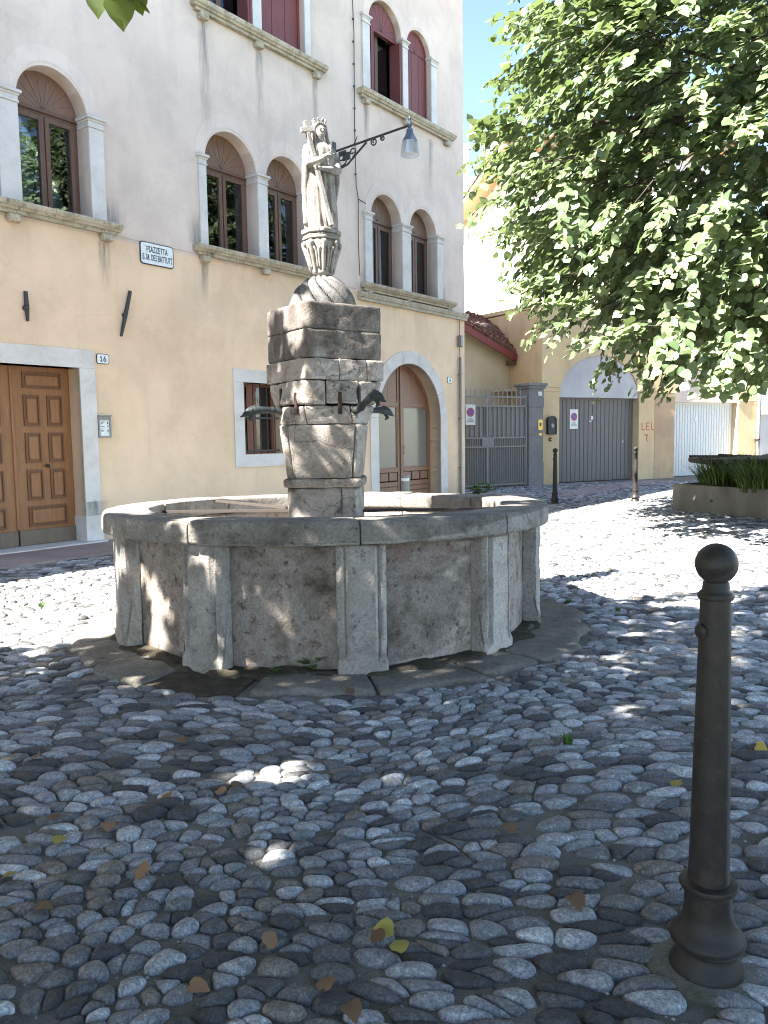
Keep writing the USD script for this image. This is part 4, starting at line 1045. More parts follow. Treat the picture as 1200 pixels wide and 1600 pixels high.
    lips = chain([(-0.010, -0.053, hz - 0.027), (0.010, -0.053, hz - 0.027)], [0.0048, 0.0048], 10)
    sock = [m3.Manifold.sphere(0.0095, 12).translate((s_ * 0.0175, -0.058, hz + 0.004)) for s_ in (-1, 1)]
    eye = [m3.Manifold.sphere(0.0070, 12).translate((s_ * 0.0175, -0.050, hz + 0.003)) for s_ in (-1, 1)]
    hd = m3.Manifold.batch_boolean([head, jaw, nose, brow, lips], m3.OpType.Add) - m3.Manifold.batch_boolean(sock, m3.OpType.Add)
    P += [hd] + eye
    for s_ in (-1, 1):
        P.append(chain([(s_ * 0.030, -0.026, hz + 0.046), (s_ * 0.046, -0.012, hz + 0.01), (s_ * 0.050, -0.020, hz - 0.05), (s_ * 0.058, -0.050, hz - 0.12), (s_ * 0.056, -0.066, hz - 0.17)], [0.014, 0.013, 0.013, 0.012, 0.008], 14))
    P.append(chain([(0, 0.024, hz + 0.03), (0, 0.040, hz - 0.04), (0, 0.052, hz - 0.12), (0, 0.05, hz - 0.2)], [0.042, 0.046, 0.05, 0.04], 18))
    body = to_tm(m3.Manifold.batch_boolean(P, m3.OpType.Add).refine_to_length(0.012))
    trimesh.smoothing.filter_taubin(body, iterations=1)
    body.vertices = body.vertices * [1.13, 1.06, 1]
    b = part(st, 'figure', body, STAT, 60)
    # crown
    cr = [shell_lathe([(0.044, hz + 0.028), (0.047, hz + 0.058), (0.042, hz + 0.058), (0.039, hz + 0.028)], 32)]
    for k in range(8):
        a = 2 * math.pi * k / 8 + 0.2
        pt = chain([(0.045, 0, hz + 0.052), (0.049, 0, hz + 0.078)], [0.009, 0.005], 10) + m3.Manifold.sphere(0.0095, 12).translate((0.050, 0, hz + 0.086)) + \
             chain([(0.049, -0.012, hz + 0.074), (0.049, 0.012, hz + 0.074)], [0.005, 0.005], 10)
        cr.append(rotated(to_tm(pt), a))
    part(st, 'crown', cat(*cr), STAT, 50)
    # long cross leaning from the feet to the shoulder
    p0, p1 = np.array([0.016, -0.150, 0.01]), np.array([-0.138, -0.035, 0.80])
    ax = (p1 - p0) / np.linalg.norm(p1 - p0)
    sd = np.cross(ax, (0, 1, 0)); sd /= np.linalg.norm(sd); fr_ = np.cross(sd, ax)
    T = np.eye(4); T[:3, 0], T[:3, 1], T[:3, 2], T[:3, 3] = sd, fr_, ax, p0
    if np.linalg.det(T[:3, :3]) < 0: T[:3, 0] *= -1
    L = np.linalg.norm(p1 - p0)
    cx = cat(bx(-0.017, 0.017, -0.014, 0.014, 0, L, 0.003), bx(-0.055, 0.055, -0.0145, 0.0145, L - 0.085, L - 0.048, 0.003))
    cx.apply_transform(T)
    part(st, 'cross', cx, STAT)
make_statue()

# ------------------------------------------------------------------ bollards
def slim(m):
    m.vertices = m.vertices * [0.9, 0.9, 1]; return m
def make_bollard(loc, label):
    b = thing('bollard', label, 'bollard', loc, group=None)
    col = lathe([(0.113, -0.05), (0.113, 0.012), (0.106, 0.03), (0.090, 0.055), (0.083, 0.068), (0.086, 0.078), (0.106, 0.088), (0.112, 0.10), (0.108, 0.112), (0.092, 0.128),
                 (0.078, 0.152), (0.071, 0.185), (0.069, 0.235), (0.071, 0.245)], 56)
    part(b, 'foot', slim(col), IRON, 50)
    mc = lathe([(0.165, -0.04), (0.160, 0.004), (0.135, 0.014), (0.09, 0.016)], 40); v_ = mc.vertices.copy(); v_[:, :2] *= (1 + 0.22 * (meshkit.fbm(v_ * 9 + 3, 3, 2) - 0.5))[:, None]; mc.vertices = v_
    part(b, 'mortar_collar', mc, MORTAR, 50)
    part(b, 'collar', slim(lathe([(0.060, 0.2455), (0.083, 0.2455), (0.087, 0.254), (0.083, 0.263), (0.060, 0.268)], 56)), IRON, 50)
    part(b, 'shaft', slim(lathe([(0.0605, 0.268), (0.058, 0.36), (0.0535, 0.6), (0.048, 0.85), (0.0435, 1.055)], 56)), IRON, 50)
    part(b, 'neck_ring', slim(lathe([(0.042, 1.0552), (0.049, 1.0552), (0.053, 1.064), (0.048, 1.073), (0.039, 1.079), (0.037, 1.10), (0.030, 1.106)], 48)), IRON, 50)
    s_ = trimesh.creation.icosphere(4, 0.0545)
    part(b, 'ball', moved(s_, 0, 0, 1.150), IRON, True)
    sc = moved(rotated(lathe([(0.02, 0), (0.02, 0.008), (0.012, 0.014)], 14), math.pi / 2, (1, 0, 0)), 0, -0.041, 0.97)
    part(b, 'bolt', rotated(sc, rad(-75)), IRON, 40)
    return b
make_bollard((0.885, 2.11, 0), 'large dark iron bollard with ball top in the right foreground')
make_bollard((3.67, 17.1, 0), 'far iron bollard in shadow in front of the yellow pillar')
make_bollard((5.50, 17.45, 0), 'far iron bollard with sunlit foot in front of the grey garage door')
pb = thing('short_post', 'short grey metal post with pale ring behind the fountain before the arched door', 'post', (0.38, 14.0, 0))
part(pb, 'tube', lathe([(0.07, -0.05), (0.07, 0.80)], 24), GREY, 40)
part(pb, 'pale_ring', lathe([(0.073, 0.72), (0.073, 0.77)], 24), SIGNW, 40)
part(pb, 'cap', lathe([(0.072, 0.801), (0.072, 0.815), (0.05, 0.835), (0.02, 0.84)], 24), GREY, 40)

# ------------------------------------------------------------------ gate, pillar, shed
G0 = np.array([2.37, 22.15, 0]); GANG = 62.4
DGT = np.array([math.sin(rad(GANG)), math.cos(rad(GANG)), 0]); NGT = np.array([DGT[1], -DGT[0], 0])
gt = thing('iron_gate', 'grey painted iron gate of vertical bars with spiked tops between building and pillar', 'gate', G0, 90 - GANG)
part(gt, 'backing_sheet', bx(-0.35, 1.97, 0.03, 0.036, 0.10, 2.30), GATEG)
for z in (0.10, 1.17, 1.42, 2.30, 2.56):
    part(gt, 'rail', bx(-0.35, 1.97, -0.022, 0.022, z - 0.022, z + 0.022), GATEG)
for x in (-0.33, 0.60, 1.95):
    part(gt, 'stile', bx(x - 0.03, x + 0.03, -0.028, 0.028, 0.03, 2.62), GATEG)
x = -0.25
while x < 1.90:
    if abs(x - 0.6) > 0.05:
        part(gt, 'bar', bx(x - 0.012, x + 0.012, -0.012, 0.012, 1.44, 2.74), GATEG)
        part(gt, 'spike', moved(lathe([(0.014, 0), (0.002, 0.08)], 8), x, 0, 2.74), GATEG)
    x += 0.155
x = -0.27
while x < 1.92:
    if abs(x - 0.6) > 0.045:
        part(gt, 'bar', bx(x - 0.011, x + 0.011, -0.0115, 0.0115, 0.12, 1.44), GATEG)
        part(gt, 'spike', moved(lathe([(0.012, 0), (0.002, 0.05)], 8), x, 0, 1.46), GATEG)
    x += 0.0775
part(gt, 'lock_plate', bx(0.42, 0.82, -0.03, -0.023, 1.19, 1.40), GATEG)
part(gt, 'keyhole', bx(0.66, 0.69, -0.034, -0.0302, 1.27, 1.30), BLACK)

def no_parking(path, w=0.32, h=0.56):
    part(path, 'board', bx(-w / 2, w / 2, -0.012, -0.003, -h / 2, h / 2, 0.003), SIGNW)
    part(path, 'red_ring', moved(slab(Point(0, 0).buffer(0.125).difference(Point(0, 0).buffer(0.09)), -0.015, -0.0123), 0, 0, 0.07), SRED)
    part(path, 'blue_disc', moved(slab(Point(0, 0).buffer(0.089), -0.0145, -0.0123), 0, 0, 0.07), SBLUE)
    part(path, 'red_slash', moved(rotated(bx(-0.09, 0.09, -0.0165, -0.0147, -0.016, 0.016), rad(45), (0, 1, 0)), 0, 0, 0.07), SRED)
    part(path, 'lettering', moved(text('PASSO', 0.035, 0.0012, 0.9), 0, -0.0125, -0.135), BLACK)
    part(path, 'lettering', moved(text('CARRABILE', 0.035, 0.0012, 0.9), 0, -0.0125, -0.195), BLACK)
npz = thing('no_parking_sign', 'white no parking sign hung on the left edge of the iron gate', 'sign', G0 + DGT * 0.02 + NGT * 0.04 + np.array([0, 0, 2.06]), 90 - GANG)
no_parking(npz)
pp = thing('gate_pillar', 'grey stone gate pillar with moulded cap beside the iron gate', 'pillar', G0, 90 - GANG)
part(pp, 'base_block', bx(1.99, 2.53, -0.10, 0.45, 0, 0.70, 0.008), GATEST)
part(pp, 'shaft', bx(2.005, 2.515, -0.085, 0.44, 0.702, 2.28, 0.008), GATEST)
part(pp, 'upper_block', bx(1.99, 2.53, -0.10, 0.45, 2.282, 2.56, 0.008), GATEST)
part(pp, 'upper_block', bx(1.995, 2.525, -0.095, 0.445, 2.562, 2.80, 0.008), GATEST)
part(pp, 'cap', cat(bx(1.95, 2.57, -0.14, 0.49, 2.802, 2.88, 0.01), bx(1.91, 2.61, -0.18, 0.53, 2.881, 2.96, 0.012)), GATEST)
pl_ = thing('number_tile', 'small white number tile high on the grey gate pillar', 'sign', G0 + DGT * 2.38 + NGT * 0.097 + np.array([0, 0, 2.66]), 90 - GANG)
part(pl_, 'tile', bx(-0.07, 0.07, -0.010, 0, -0.06, 0.06, 0.004), SIGNW)
br = thing('brass_intercom', 'gold coloured oval intercom plate with small round bell on the gate pillar', 'intercom', G0 + DGT * 2.40 + NGT * 0.086 + np.array([0, 0, 1.77]), 90 - GANG)
part(br, 'plate', slab(sbox(-0.04, -0.11, 0.04, 0.11).buffer(0.04), -0.012, 0), BRASS)
part(br, 'speaker_grille', slab(sbox(-0.03, -0.04, 0.03, 0.06), -0.016, -0.0122), BLACK)
part(br, 'bell_plate', moved(slab(affinity.scale(Point(0, 0).buffer(0.05), 1.2, 0.8), -0.012, 0), 0, 0, -0.27), BRASS)

# low building with the red-edged tiled roof behind the gate
sh_ = thing('tiled_shed', 'low cream outbuilding with brown tiled roof and red painted eave behind the gate', 'building', (0, 0, 0))
E1, E2 = np.array([2.12, 23.7, 4.88]), np.array([4.02, 24.75, 3.95])
R2, R1 = np.array([5.15, 27.4, 4.92]), np.array([2.75, 26.3, 5.42])
wd = np.array([E2[0] - E1[0], E2[1] - E1[1], 0]); wd /= np.linalg.norm(wd); wn = np.array([wd[1], -wd[0], 0])
def quadplate(c, t, off=(0, 0, 0)):
    c = [np.asarray(p, float) + np.asarray(off) for p in c]
    n = np.cross(c[1] - c[0], c[3] - c[0]); n /= np.linalg.norm(n)
    pts = np.array([p for p in c] + [p - n * t for p in c])
    return trimesh.convex.convex_hull(pts)
wb = [E1 - wn * 0.30 - wd * 0.5, E2 - wn * 0.30 + wd * 0.35]
wall_pts = np.array([(*wb[0][:2], 0), (*wb[1][:2], 0), (wb[1][0], wb[1][1], 3.92), (E2[0] - wn[0] * .3, E2[1] - wn[1] * .3, 3.92), (wb[0][0], wb[0][1], 5.2)])
part(sh_, 'wall', trimesh.convex.convex_hull(np.vstack([wall_pts, wall_pts - wn * 0.3])), PL_CREAM)
part(sh_, 'roof_deck', quadplate([E1, E2, R2, R1], 0.06), WINW)
ft = np.array([0, 0, 0.20])
part(sh_, 'barge_board', trimesh.convex.convex_hull(np.array([E1 + wn * 0.02, E2 + wn * 0.02, E1 + wn * 0.02 - ft, E2 + wn * 0.02 - ft, E1 + wn * 0.06, E2 + wn * 0.06, E1 + wn * 0.06 - ft, E2 + wn * 0.06 - ft])), REDFAS)
E3 = E2 + wd * 0.42
part(sh_, 'gutter', trimesh.convex.convex_hull(np.array([E2 + wn * 0.07, E3 + wn * 0.07, E2 + wn * 0.07 - ft, E3 + wn * 0.07 - ft, E2 - wn * 0.05, E3 - wn * 0.05, E2 - wn * 0.05 - ft, E3 - wn * 0.05 - ft])), REDFAS)
part(sh_, 'eave_block', trimesh.convex.convex_hull(np.array([p + o for p in (E2 - ft * 1.05 - wd * 0.1, E3 - ft * 1.05 - wd * 0.05) for o in (wn * 0.02, -wn * 0.25, wn * 0.02 - (0, 0, 0.12), -wn * 0.25 - np.array([0, 0, 0.12]))])), WINW)
dp = E2 + wd * 0.22
part(sh_, 'downpipe', tube([dp + (0, 0, -0.3), dp + (0, 0, -0.42), dp + wd * 0.12 - wn * 0.12 + (0, 0, -0.62), dp + wd * 0.12 - wn * 0.2 + (0, 0, -0.75), (*(dp + wd * 0.12 - wn * 0.2)[:2], 1.0)], 0.055, 10), REDFAS, True)
tl = []
nrow, ncol = 9, 15
nup = np.cross(E2 - E1, R1 - E1); nup /= np.linalg.norm(nup)
if nup[2] < 0: nup = -nup
for i in range(nrow):
    for j in range(ncol):
        f0, f1, g0_ = i / nrow, (i + 1.15) / nrow, (j + 0.5) / ncol
        P0 = (E1 * (1 - f0) + R1 * f0) * (1 - g0_) + (E2 * (1 - f0) + R2 * f0) * g0_
        P1 = (E1 * (1 - f1) + R1 * f1) * (1 - g0_) + (E2 * (1 - f1) + R2 * f1) * g0_
        j_ = rng.uniform(-0.01, 0.01)
        tl.append(tube([P0 + nup * (0.045 + j_), P1 + nup * (0.015 + j_)], [0.085, 0.07], 8))
tone(part(sh_, 'roof_tiles', cat(*tl), TILE, False, kind='stuff'), tones(len(tl), len(tl[0].vertices), 3))
part(sh_, 'low_canopy', trimesh.convex.convex_hull(np.array([p + o for p in (E2 - wd * 0.6 + (0, 0, -1.15), E2 + wd * 0.5 + (0, 0, -1.12)) for o in (wn * 0.15, -wn * 0.28, wn * 0.15 + (0, 0, 0.07), -wn * 0.28 + np.array([0, 0, 0.07]))])), PL_CREAM)

# ------------------------------------------------------------------ garage building
gb = thing('garage_building', 'yellow rendered garage building with two arched garage doorways', 'building', GA, 30)
def el_arch(u0, u1, zs, rise): return arch_poly(u0, u1, zs - 0.01, zs, rise)
holes = [sbox(-0.10, 0.0, 3.28, 2.66), el_arch(-0.08, 3.26, 2.65, 1.24), sbox(4.95, 0, 8.2, 2.56), el_arch(4.97, 8.18, 2.55, 1.2)]
GW = sbox(-0.77, 0, 9.3, 5.2).difference(unary_union(holes))
part(gb, 'front_wall', slab(GW, 0, 0.34), PL_YEL)
part(gb, 'side_wall', bx(-0.768, -0.45, 0.342, 7, 0, 5.2), PL_YEL)
part(gb, 'back_wall', bx(-0.77, 9.3, 7.002, 7.3, 0, 5.2), PL_YEL)
part(gb, 'side_wall', bx(8.98, 9.298, 0.342, 7, 0, 5.2), PL_YEL)
part(gb, 'roof', mould([(-0.03, 5.2), (7.33, 5.3), (7.33, 5.42), (-0.03, 5.32)], -0.80, 9.33), PL_YEL)
part(gb, 'lunette', slab(el_arch(-0.08, 3.26, 2.655, 1.24), 0.05, 0.12), PL_GREY)
part(gb, 'lunette', slab(el_arch(4.97, 8.18, 2.555, 1.2), 0.05, 0.12), PL_PALE)
part(gb, 'lintel', bx(-0.10, 3.28, 0.045, 0.34, 2.60, 2.657), PL_GREY)
part(gb, 'lintel', bx(4.95, 8.2, 0.045, 0.34, 2.50, 2.558), PL_PALE)
for a, b, z in ((-0.775, -0.098, 2.76), (3.275, 4.955, 2.66), (8.195, 9.31, 2.45)):
    part(gb, 'impost', bx(a, b, -0.03, 0.1, z, z + 0.12, 0.01), PL_YEL)
    part(gb, 'impost', bx(a, b, -0.05, 0.1, z + 0.121, z + 0.145, 0.005), PL_YEL)
part(gb, 'worn_plaster', bx(4.0, 4.94, -0.010, 0.0, 0.0, 2.655), plaster('plaster_worn', (0.42, 0.29, 0.19), (0.60, 0.42, 0.24), 0.8, (0.33, 0.30, 0.28)))
def garage_door(u0, u1, zt, m, n, name_lab):
    d = part(gb, 'garage_door', bx(u0, u1, 0.27, 0.30, 0.02, zt), m, label=name_lab)
    w = (u1 - u0) / n
    for i in range(n):
        part(d, 'slat', bx(u0 + i * w + 0.008, u0 + (i + 1) * w - 0.008, 0.252, 0.2698, 0.03, zt - 0.03, 0.006), m)
    part(d, 'top_rail', bx(u0, u1, 0.245, 0.2515, zt - 0.05, zt), m)
    return d
g1 = garage_door(-0.10, 3.28, 2.60, GARG, 19, 'dark grey ribbed garage door')
part(g1, 'handle', bx(1.42, 1.52, 0.235, 0.2515, 1.93, 2.05, 0.006), SIGNW)
part(g1, 'handle', bx(1.36, 1.45, 0.24, 0.2515, 1.86, 1.90, 0.004), SIGNW)
part(g1, 'lock', bx(2.80, 2.84, 0.235, 0.2515, 1.20, 1.26, 0.004), SIGNW)
g2_ = garage_door(4.95, 8.2, 2.50, GARW, 24, 'pale grey ribbed garage door')
part(g2_, 'handle', bx(6.25, 6.36, 0.235, 0.2515, 1.86, 2.0, 0.006), SIGNW)
part(g2_, 'handle', bx(6.27, 6.35, 0.235, 0.2515, 1.74, 1.78, 0.004), SIGNW)
npz = thing('no_parking_sign', 'white no parking sign fixed to the dark grey garage door', 'sign', gar(0.72, -0.252, 1.95), 30)
no_parking(npz, 0.34, 0.60)
mb = thing('letter_box', 'black arched cast letter box on the yellow pillar left of the grey garage door', 'letter box', gar(-0.455, 0.0, 1.75), 30)
part(mb, 'box', slab(arch_poly(-0.15, 0.15, -0.25, 0.17, 0.10), -0.10, 0), WIRON)
part(mb, 'rim', slab(arch_poly(-0.165, 0.165, -0.265, 0.18, 0.11).difference(arch_poly(-0.135, 0.135, -0.235, 0.16, 0.085)), -0.115, -0.10), WIRON)
part(mb, 'emblem', slab(Point(0, 0).buffer(0.06), -0.115, -0.1002), GREY)
part(mb, 'slot', bx(-0.09, 0.09, -0.112, -0.1002, 0.15, 0.165), BLACK)
bl = thing('door_bell', 'small round bronze bell push under the black letter box', 'doorbell', gar(-0.45, 0, 1.34), 30)
part(bl, 'ring', rotated(lathe([(0.06, 0), (0.06, 0.02), (0.045, 0.03)], 20), math.pi / 2, (1, 0, 0)), BRONZE, 40)
part(bl, 'button', moved(rotated(lathe([(0.022, 0), (0.022, 0.012)], 14), math.pi / 2, (1, 0, 0)), 0, -0.03, 0), BRASS, 40)
gf = thing('graffiti', 'thin red graffiti letters LEL with a hook on the yellow wall between the garages', 'graffiti', gar(3.42, 0.003, 1.60), 30)
def strokes(pts, w=0.018):
    from shapely.geometry import LineString
    return slab(LineString(pts).buffer(w, cap_style=2), -0.003, 0.0)
part(gf, 'letter', strokes([(0.0, 0.22), (0.0, 0.0), (0.12, 0.0)]), GRAF)
part(gf, 'letter', cat(strokes([(0.34, 0.22), (0.20, 0.22), (0.20, 0.0), (0.34, 0.0)]), strokes([(0.22, 0.11), (0.31, 0.11)])), GRAF)
part(gf, 'letter', strokes([(0.44, 0.22), (0.44, 0.0), (0.62, -0.02)]), GRAF)
part(gf, 'hook', strokes([(0.10, -0.16), (0.28, -0.17), (0.20, -0.28), (0.26, -0.38)]), GRAF)
dpz = thing('downpipe', 'thin pale downpipe at the right end of the garage building', 'pipe', gar(9.2, 0, 0), 30)
part(dpz, 'pipe', tube([(0, -0.08, 1.2), (0, -0.08, 6.5)], 0.05, 10), PL_WHITE, True)
part(dpz, 'lower_pipe', tube([(0, -0.08, 0.0), (0, -0.08, 1.2)], 0.04, 10), GREY, True)
part(dpz, 'clip', bx(-0.07, 0.07, -0.14, 0, 1.18, 1.24), RUST)
nh = thing('white_house', 'pale worn house wall adjoining the garages at the right edge', 'house', gar(9.35, 0.08, 0), 30)
part(nh, 'wall', bx(0, 6, 0, 6, 2.2, 6.4), PL_WHITE)
part(nh, 'lower_wall', bx(0, 6, 0.004, 6, 0, 2.08), PL_GREY)
part(nh, 'ledge', bx(-0.03, 6, -0.08, 0.1, 2.085, 2.195), TRIM)
part(nh, 'roof', mould([(-0.4, 6.4), (3, 7.6), (6.4, 6.4), (6.4, 6.6), (3, 7.8), (-0.4, 6.6)], -0.2, 6.2), TILE)

# far house: its long side wall faces left and comes towards us
fh = thing('far_house', 'tall white house with tan eave and roof terrace far behind the shed', 'house', (0, 0, 0))
B0, B1 = np.array([3.55, 42.0, 0]), np.array([4.92, 28.5, 0])
bd = (B1 - B0) / np.linalg.norm(B1 - B0); bn = np.array([-abs(bd[1]), -abs(bd[0]), 0]); bn /= np.linalg.norm(bn)
def hull(*pts): return trimesh.convex.convex_hull(np.array(pts, float))
def bbox2(p, q, o0, o1, z0, z1):
    p, q = np.asarray(p), np.asarray(q)
    return hull(*[(*(e + bn * o)[:2], z) for e in (p, q) for o in (o0, o1) for z in (z0, z1)])
part(fh, 'wall', bbox2(B0 - bd * 3, B1, -7, 0, 0, 11.2), PL_WHITE)
part(fh, 'eave', bbox2(B0 - bd * 3.5, B1 + bd * 0.4, -7.5, 0.75, 11.2, 11.42), PL_TAN)
part(fh, 'roof', hull(*[(*(e + bn * o)[:2], z) for e in (B0 - bd * 3.6, B1 + bd * 0.5) for o, z in ((0.8, 11.425), (-7.5, 11.425), (-3.4, 11.8))]), TILE)
wq = B0 + bd * 3.6
wf = part(fh, 'window', bbox2(wq, wq + bd * 1.15, 0.0, 0.03, 9.0, 10.6), TRIM)
part(wf, 'pane', bbox2(wq + bd * 0.15, wq + bd * 1.0, 0.031, 0.04, 9.12, 10.5), CURT)
part(wf, 'sill', bbox2(wq - bd * 0.1, wq + bd * 1.25, 0.0, 0.12, 8.85, 8.99), TRIM)
tq = np.array([4.0, 41.0, 0])
part(fh, 'terrace_wall', bx(3.9, 4.55, 42.0, 42.4, 11.4, 16.2), PL_WHITE)
part(fh, 'terrace_wall', bx(5.25, 6.6, 42.0, 42.4, 11.4, 16.6), PL_WHITE)
part(fh, 'terrace_beam', bx(4.5, 6.8, 41.9, 42.6, 16.62, 16.78), PL_WHITE)
part(fh, 'terrace_parapet', bx(4.55, 5.25, 42.05, 42.35, 11.4, 14.6), PL_WHITE)
part(fh, 'railing', cat(*[bx(4.551, 5.249, 42.1, 42.13, z, z + 0.04) for z in (15.9, 16.25)]), GREY)

# ------------------------------------------------------------------ planter with plants and the old basin behind it
pn = thing('stone_planter', 'long grey concrete planter trough at the right with stained sides', 'planter', (5.55, 15.35, 0), math.degrees(math.atan2(-1.99, 0.93)))
PLN = 4.4
def trough(L, W_, H_, t=0.09):
    o = m3.Manifold(m3.Mesh(*[np.asarray(z_, d_) for z_, d_ in ((bx(0, L, 0, W_, 0, H_, 0.015).vertices, np.float32), (bx(0, L, 0, W_, 0, H_, 0.015).faces, np.uint32))]))
    i_ = m3.Manifold.cube((L - 2 * t, W_ - 2 * t, H_)).translate((t, t, 0.12))
    return to_tm(o - i_)
part(pn, 'trough', trough(PLN, 1.0, 0.52), CONC, 30)
part(pn, 'soil', bx(0.09, PLN - 0.09, 0.09, 0.91, 0.125, 0.44), SOIL)
part(pn, 'drain_hole', moved(rotated(lathe([(0.03, 0), (0.03, 0.006)], 14), math.pi / 2, (1, 0, 0)), 0.95, 0.0, 0.25), BLACK)
pang = math.atan2(-1.99, 0.93)
def pl_loc(a, b, z=0.0):
    return np.array([5.55 + a * math.cos(pang) - b * math.sin(pang), 15.35 + a * math.sin(pang) + b * math.cos(pang), z])
def grass_clump(n, hgt, spread, seed):
    g = np.random.default_rng(seed)
    V, F_ = [], []
    for q in range(n):
        a, rr_ = g.uniform(0, 2 * np.pi), spread * 0.45 * math.sqrt(g.random())
        b0 = np.array([rr_ * math.cos(a), rr_ * math.sin(a), 0]); a2 = a + g.normal(0, 0.9)
        d = np.array([math.cos(a2), math.sin(a2), 0]); sd = np.array([-d[1], d[0], 0])
        L, lean, w = hgt * g.uniform(0.6, 1.15), g.uniform(0.25, 0.95), g.uniform(0.008, 0.014)
        base = len(V)
        for i, t in enumerate((0, 0.35, 0.7, 1.0)):
            c = b0 + d * lean * L * t ** 1.7 + np.array([0, 0, L * (t - 0.42 * lean * t ** 2.2)])
            ww = w * (1 - t) ** 0.6 if t < 1 else 0.0008
            V += [c - sd * ww, c + sd * ww]
        for i in range(3):
            p = base + 2 * i
            F_ += [(p, p + 1, p + 3), (p, p + 3, p + 2)]
    return trimesh.Trimesh(np.array(V), F_, process=False)
for q, (a, b, n, h_, s_, lab) in enumerate([(0.75, 0.5, 620, 0.72, 0.9, 'dark green strap leaved plant at the left end of the planter'),
                                            (1.75, 0.45, 720, 0.74, 1.1, 'yellow green arching strap leaved plant in the middle of the planter'),
                                            (2.8, 0.5, 620, 0.70, 1.0, 'green strap leaved plant at the right end of the planter')]):
    t = thing('planter_plant', lab, 'plant', pl_loc(a, b, 0.44))
    gm_ = grass_clump(n, h_, s_, 40 + q); tone(part(t, 'leaf_blades', gm_, GRASS, kind='stuff'), tones(n, 8, 50 + q))
ob = thing('old_basin', 'old round stone basin with rusty iron edged lid behind the planter', 'basin', (7.35, 15.6, 0))
part(ob, 'drum', lathe([(0.95, 0), (0.95, 0.12), (0.86, 0.16), (0.84, 0.70), (0.95, 0.86)], 48), CONC, 40)
part(ob, 'lid', lathe([(1.05, 0.862), (1.28, 0.90), (1.32, 0.93), (1.32, 0.985), (1.27, 1.0), (0.2, 1.03)], 56), RUST, 40)
for q in range(8):
    a = q * math.pi / 4 + 0.2
    part(ob, 'iron_strap', rotated(bx(0.3, 1.335, -0.025, 0.025, 0.93, 1.035, 0.004), a), RUST)

# ------------------------------------------------------------------ leaves
def leaf_template():
    o = np.array([(0, 0), (-0.06, 0.20), (0.08, 0.40), (0.34, 0.47), (0.64, 0.33), (0.86, 0.12), (1.0, 0.0), (0.86, -0.12), (0.64, -0.33), (0.34, -0.47), (0.08, -0.40), (-0.06, -0.20)])
    mid = np.array([(0.33, 0.0), (0.68, 0.0)])
    p = np.vstack([o, mid])
    z = 0.15 * np.abs(p[:, 1]) - 0.14 * p[:, 0] ** 2 + 0.05 * np.sin(p[:, 0] * 7 + p[:, 1] * 5) * (np.abs(p[:, 1]) > 0.1)
    V = np.column_stack([p, z]); n = 12
    F_ = [(12, 0, 11), (12, 11, 10), (12, 10, 9), (12, 9, 13), (13, 9, 8), (13, 8, 7), (13, 7, 6), (13, 6, 5), (13, 5, 4), (13, 4, 3), (12, 13, 3), (12, 3, 2), (12, 2, 1), (12, 1, 0)]
    return V - np.array([0, 0, 0]), np.array(F_)
LV, LF = leaf_template()
LV0 = LV[[1, 2, 3, 4, 5, 6, 7, 8, 9, 10, 11, 12]]; LF0 = np.array([(11, i, (i + 1) % 11) for i in range(11)])[:, [0, 2, 1]]
def unit(v): return v / (np.linalg.norm(v, axis=-1, keepdims=True) + 1e-9)
def leaf_frames(X, N):
    X = unit(X); N = unit(N - X * (N * X).sum(-1, keepdims=True)); return X, np.cross(N, X), N
def place_leaves(P, X, N, S, V=LV, g=None):
    X, Y, N = leaf_frames(X, N)
    sc = S[:, None, None]
    wv_ = (0.8 + 0.4 * (g.random(len(P)) if g is not None else 0.5 * np.ones(len(P))))[:, None, None]
    return P[:, None] + sc * (V[None, :, 0:1] * X[:, None] + wv_ * V[None, :, 1:2] * Y[:, None] + (g.uniform(-0.6, 2.2, (len(P), 1, 1)) if g is not None else 1.0) * V[None, :, 2:3] * N[:, None])

def img(P):
    v = np.asarray(P, float) - EYE
    d = v @ fw
    return 600 + 1250 * (v @ RT) / np.maximum(d, 1e-6), 800 - 1250 * (v @ UP) / np.maximum(d, 1e-6), d

def limb(p, q, r0__, r1__, g, wig=0.12, n=7, sides=8):
    t = np.linspace(0, 1, n)[:, None]
    pts = p + (q - p) * t
    off = g.normal(0, wig, (n, 3)) * (np.sin(t * np.pi)) * np.linalg.norm(q - p) * 0.35
    pts = pts + off + np.array([0, 0, 1]) * (np.sin(t * np.pi) * 0.12 * np.linalg.norm(q - p))
    return tube(pts, np.linspace(r0__, r1__, n), sides), pts

def shoots(c, radii, n, g, inner=0.45, droop=0.35, length=(0.5, 0.95), flat_bottom=None):
    d = unit(g.normal(0, 1, (n, 3)))
    f = 1 - inner * g.random(n) ** 1.4
    lump = 0.80 + 0.42 * meshkit.fbm(d * 2.2 + 5.3, 3, 4)
    base = c + d * radii * (f * lump)[:, None]
    out = unit(d * np.array([1, 1, 0.6]) / radii * radii.mean())
    ax = unit(out + g.normal(0, 0.35, (n, 3)) + np.array([0, 0, -droop]))
    L = g.uniform(*length, n)
    return base, ax, out, L, f

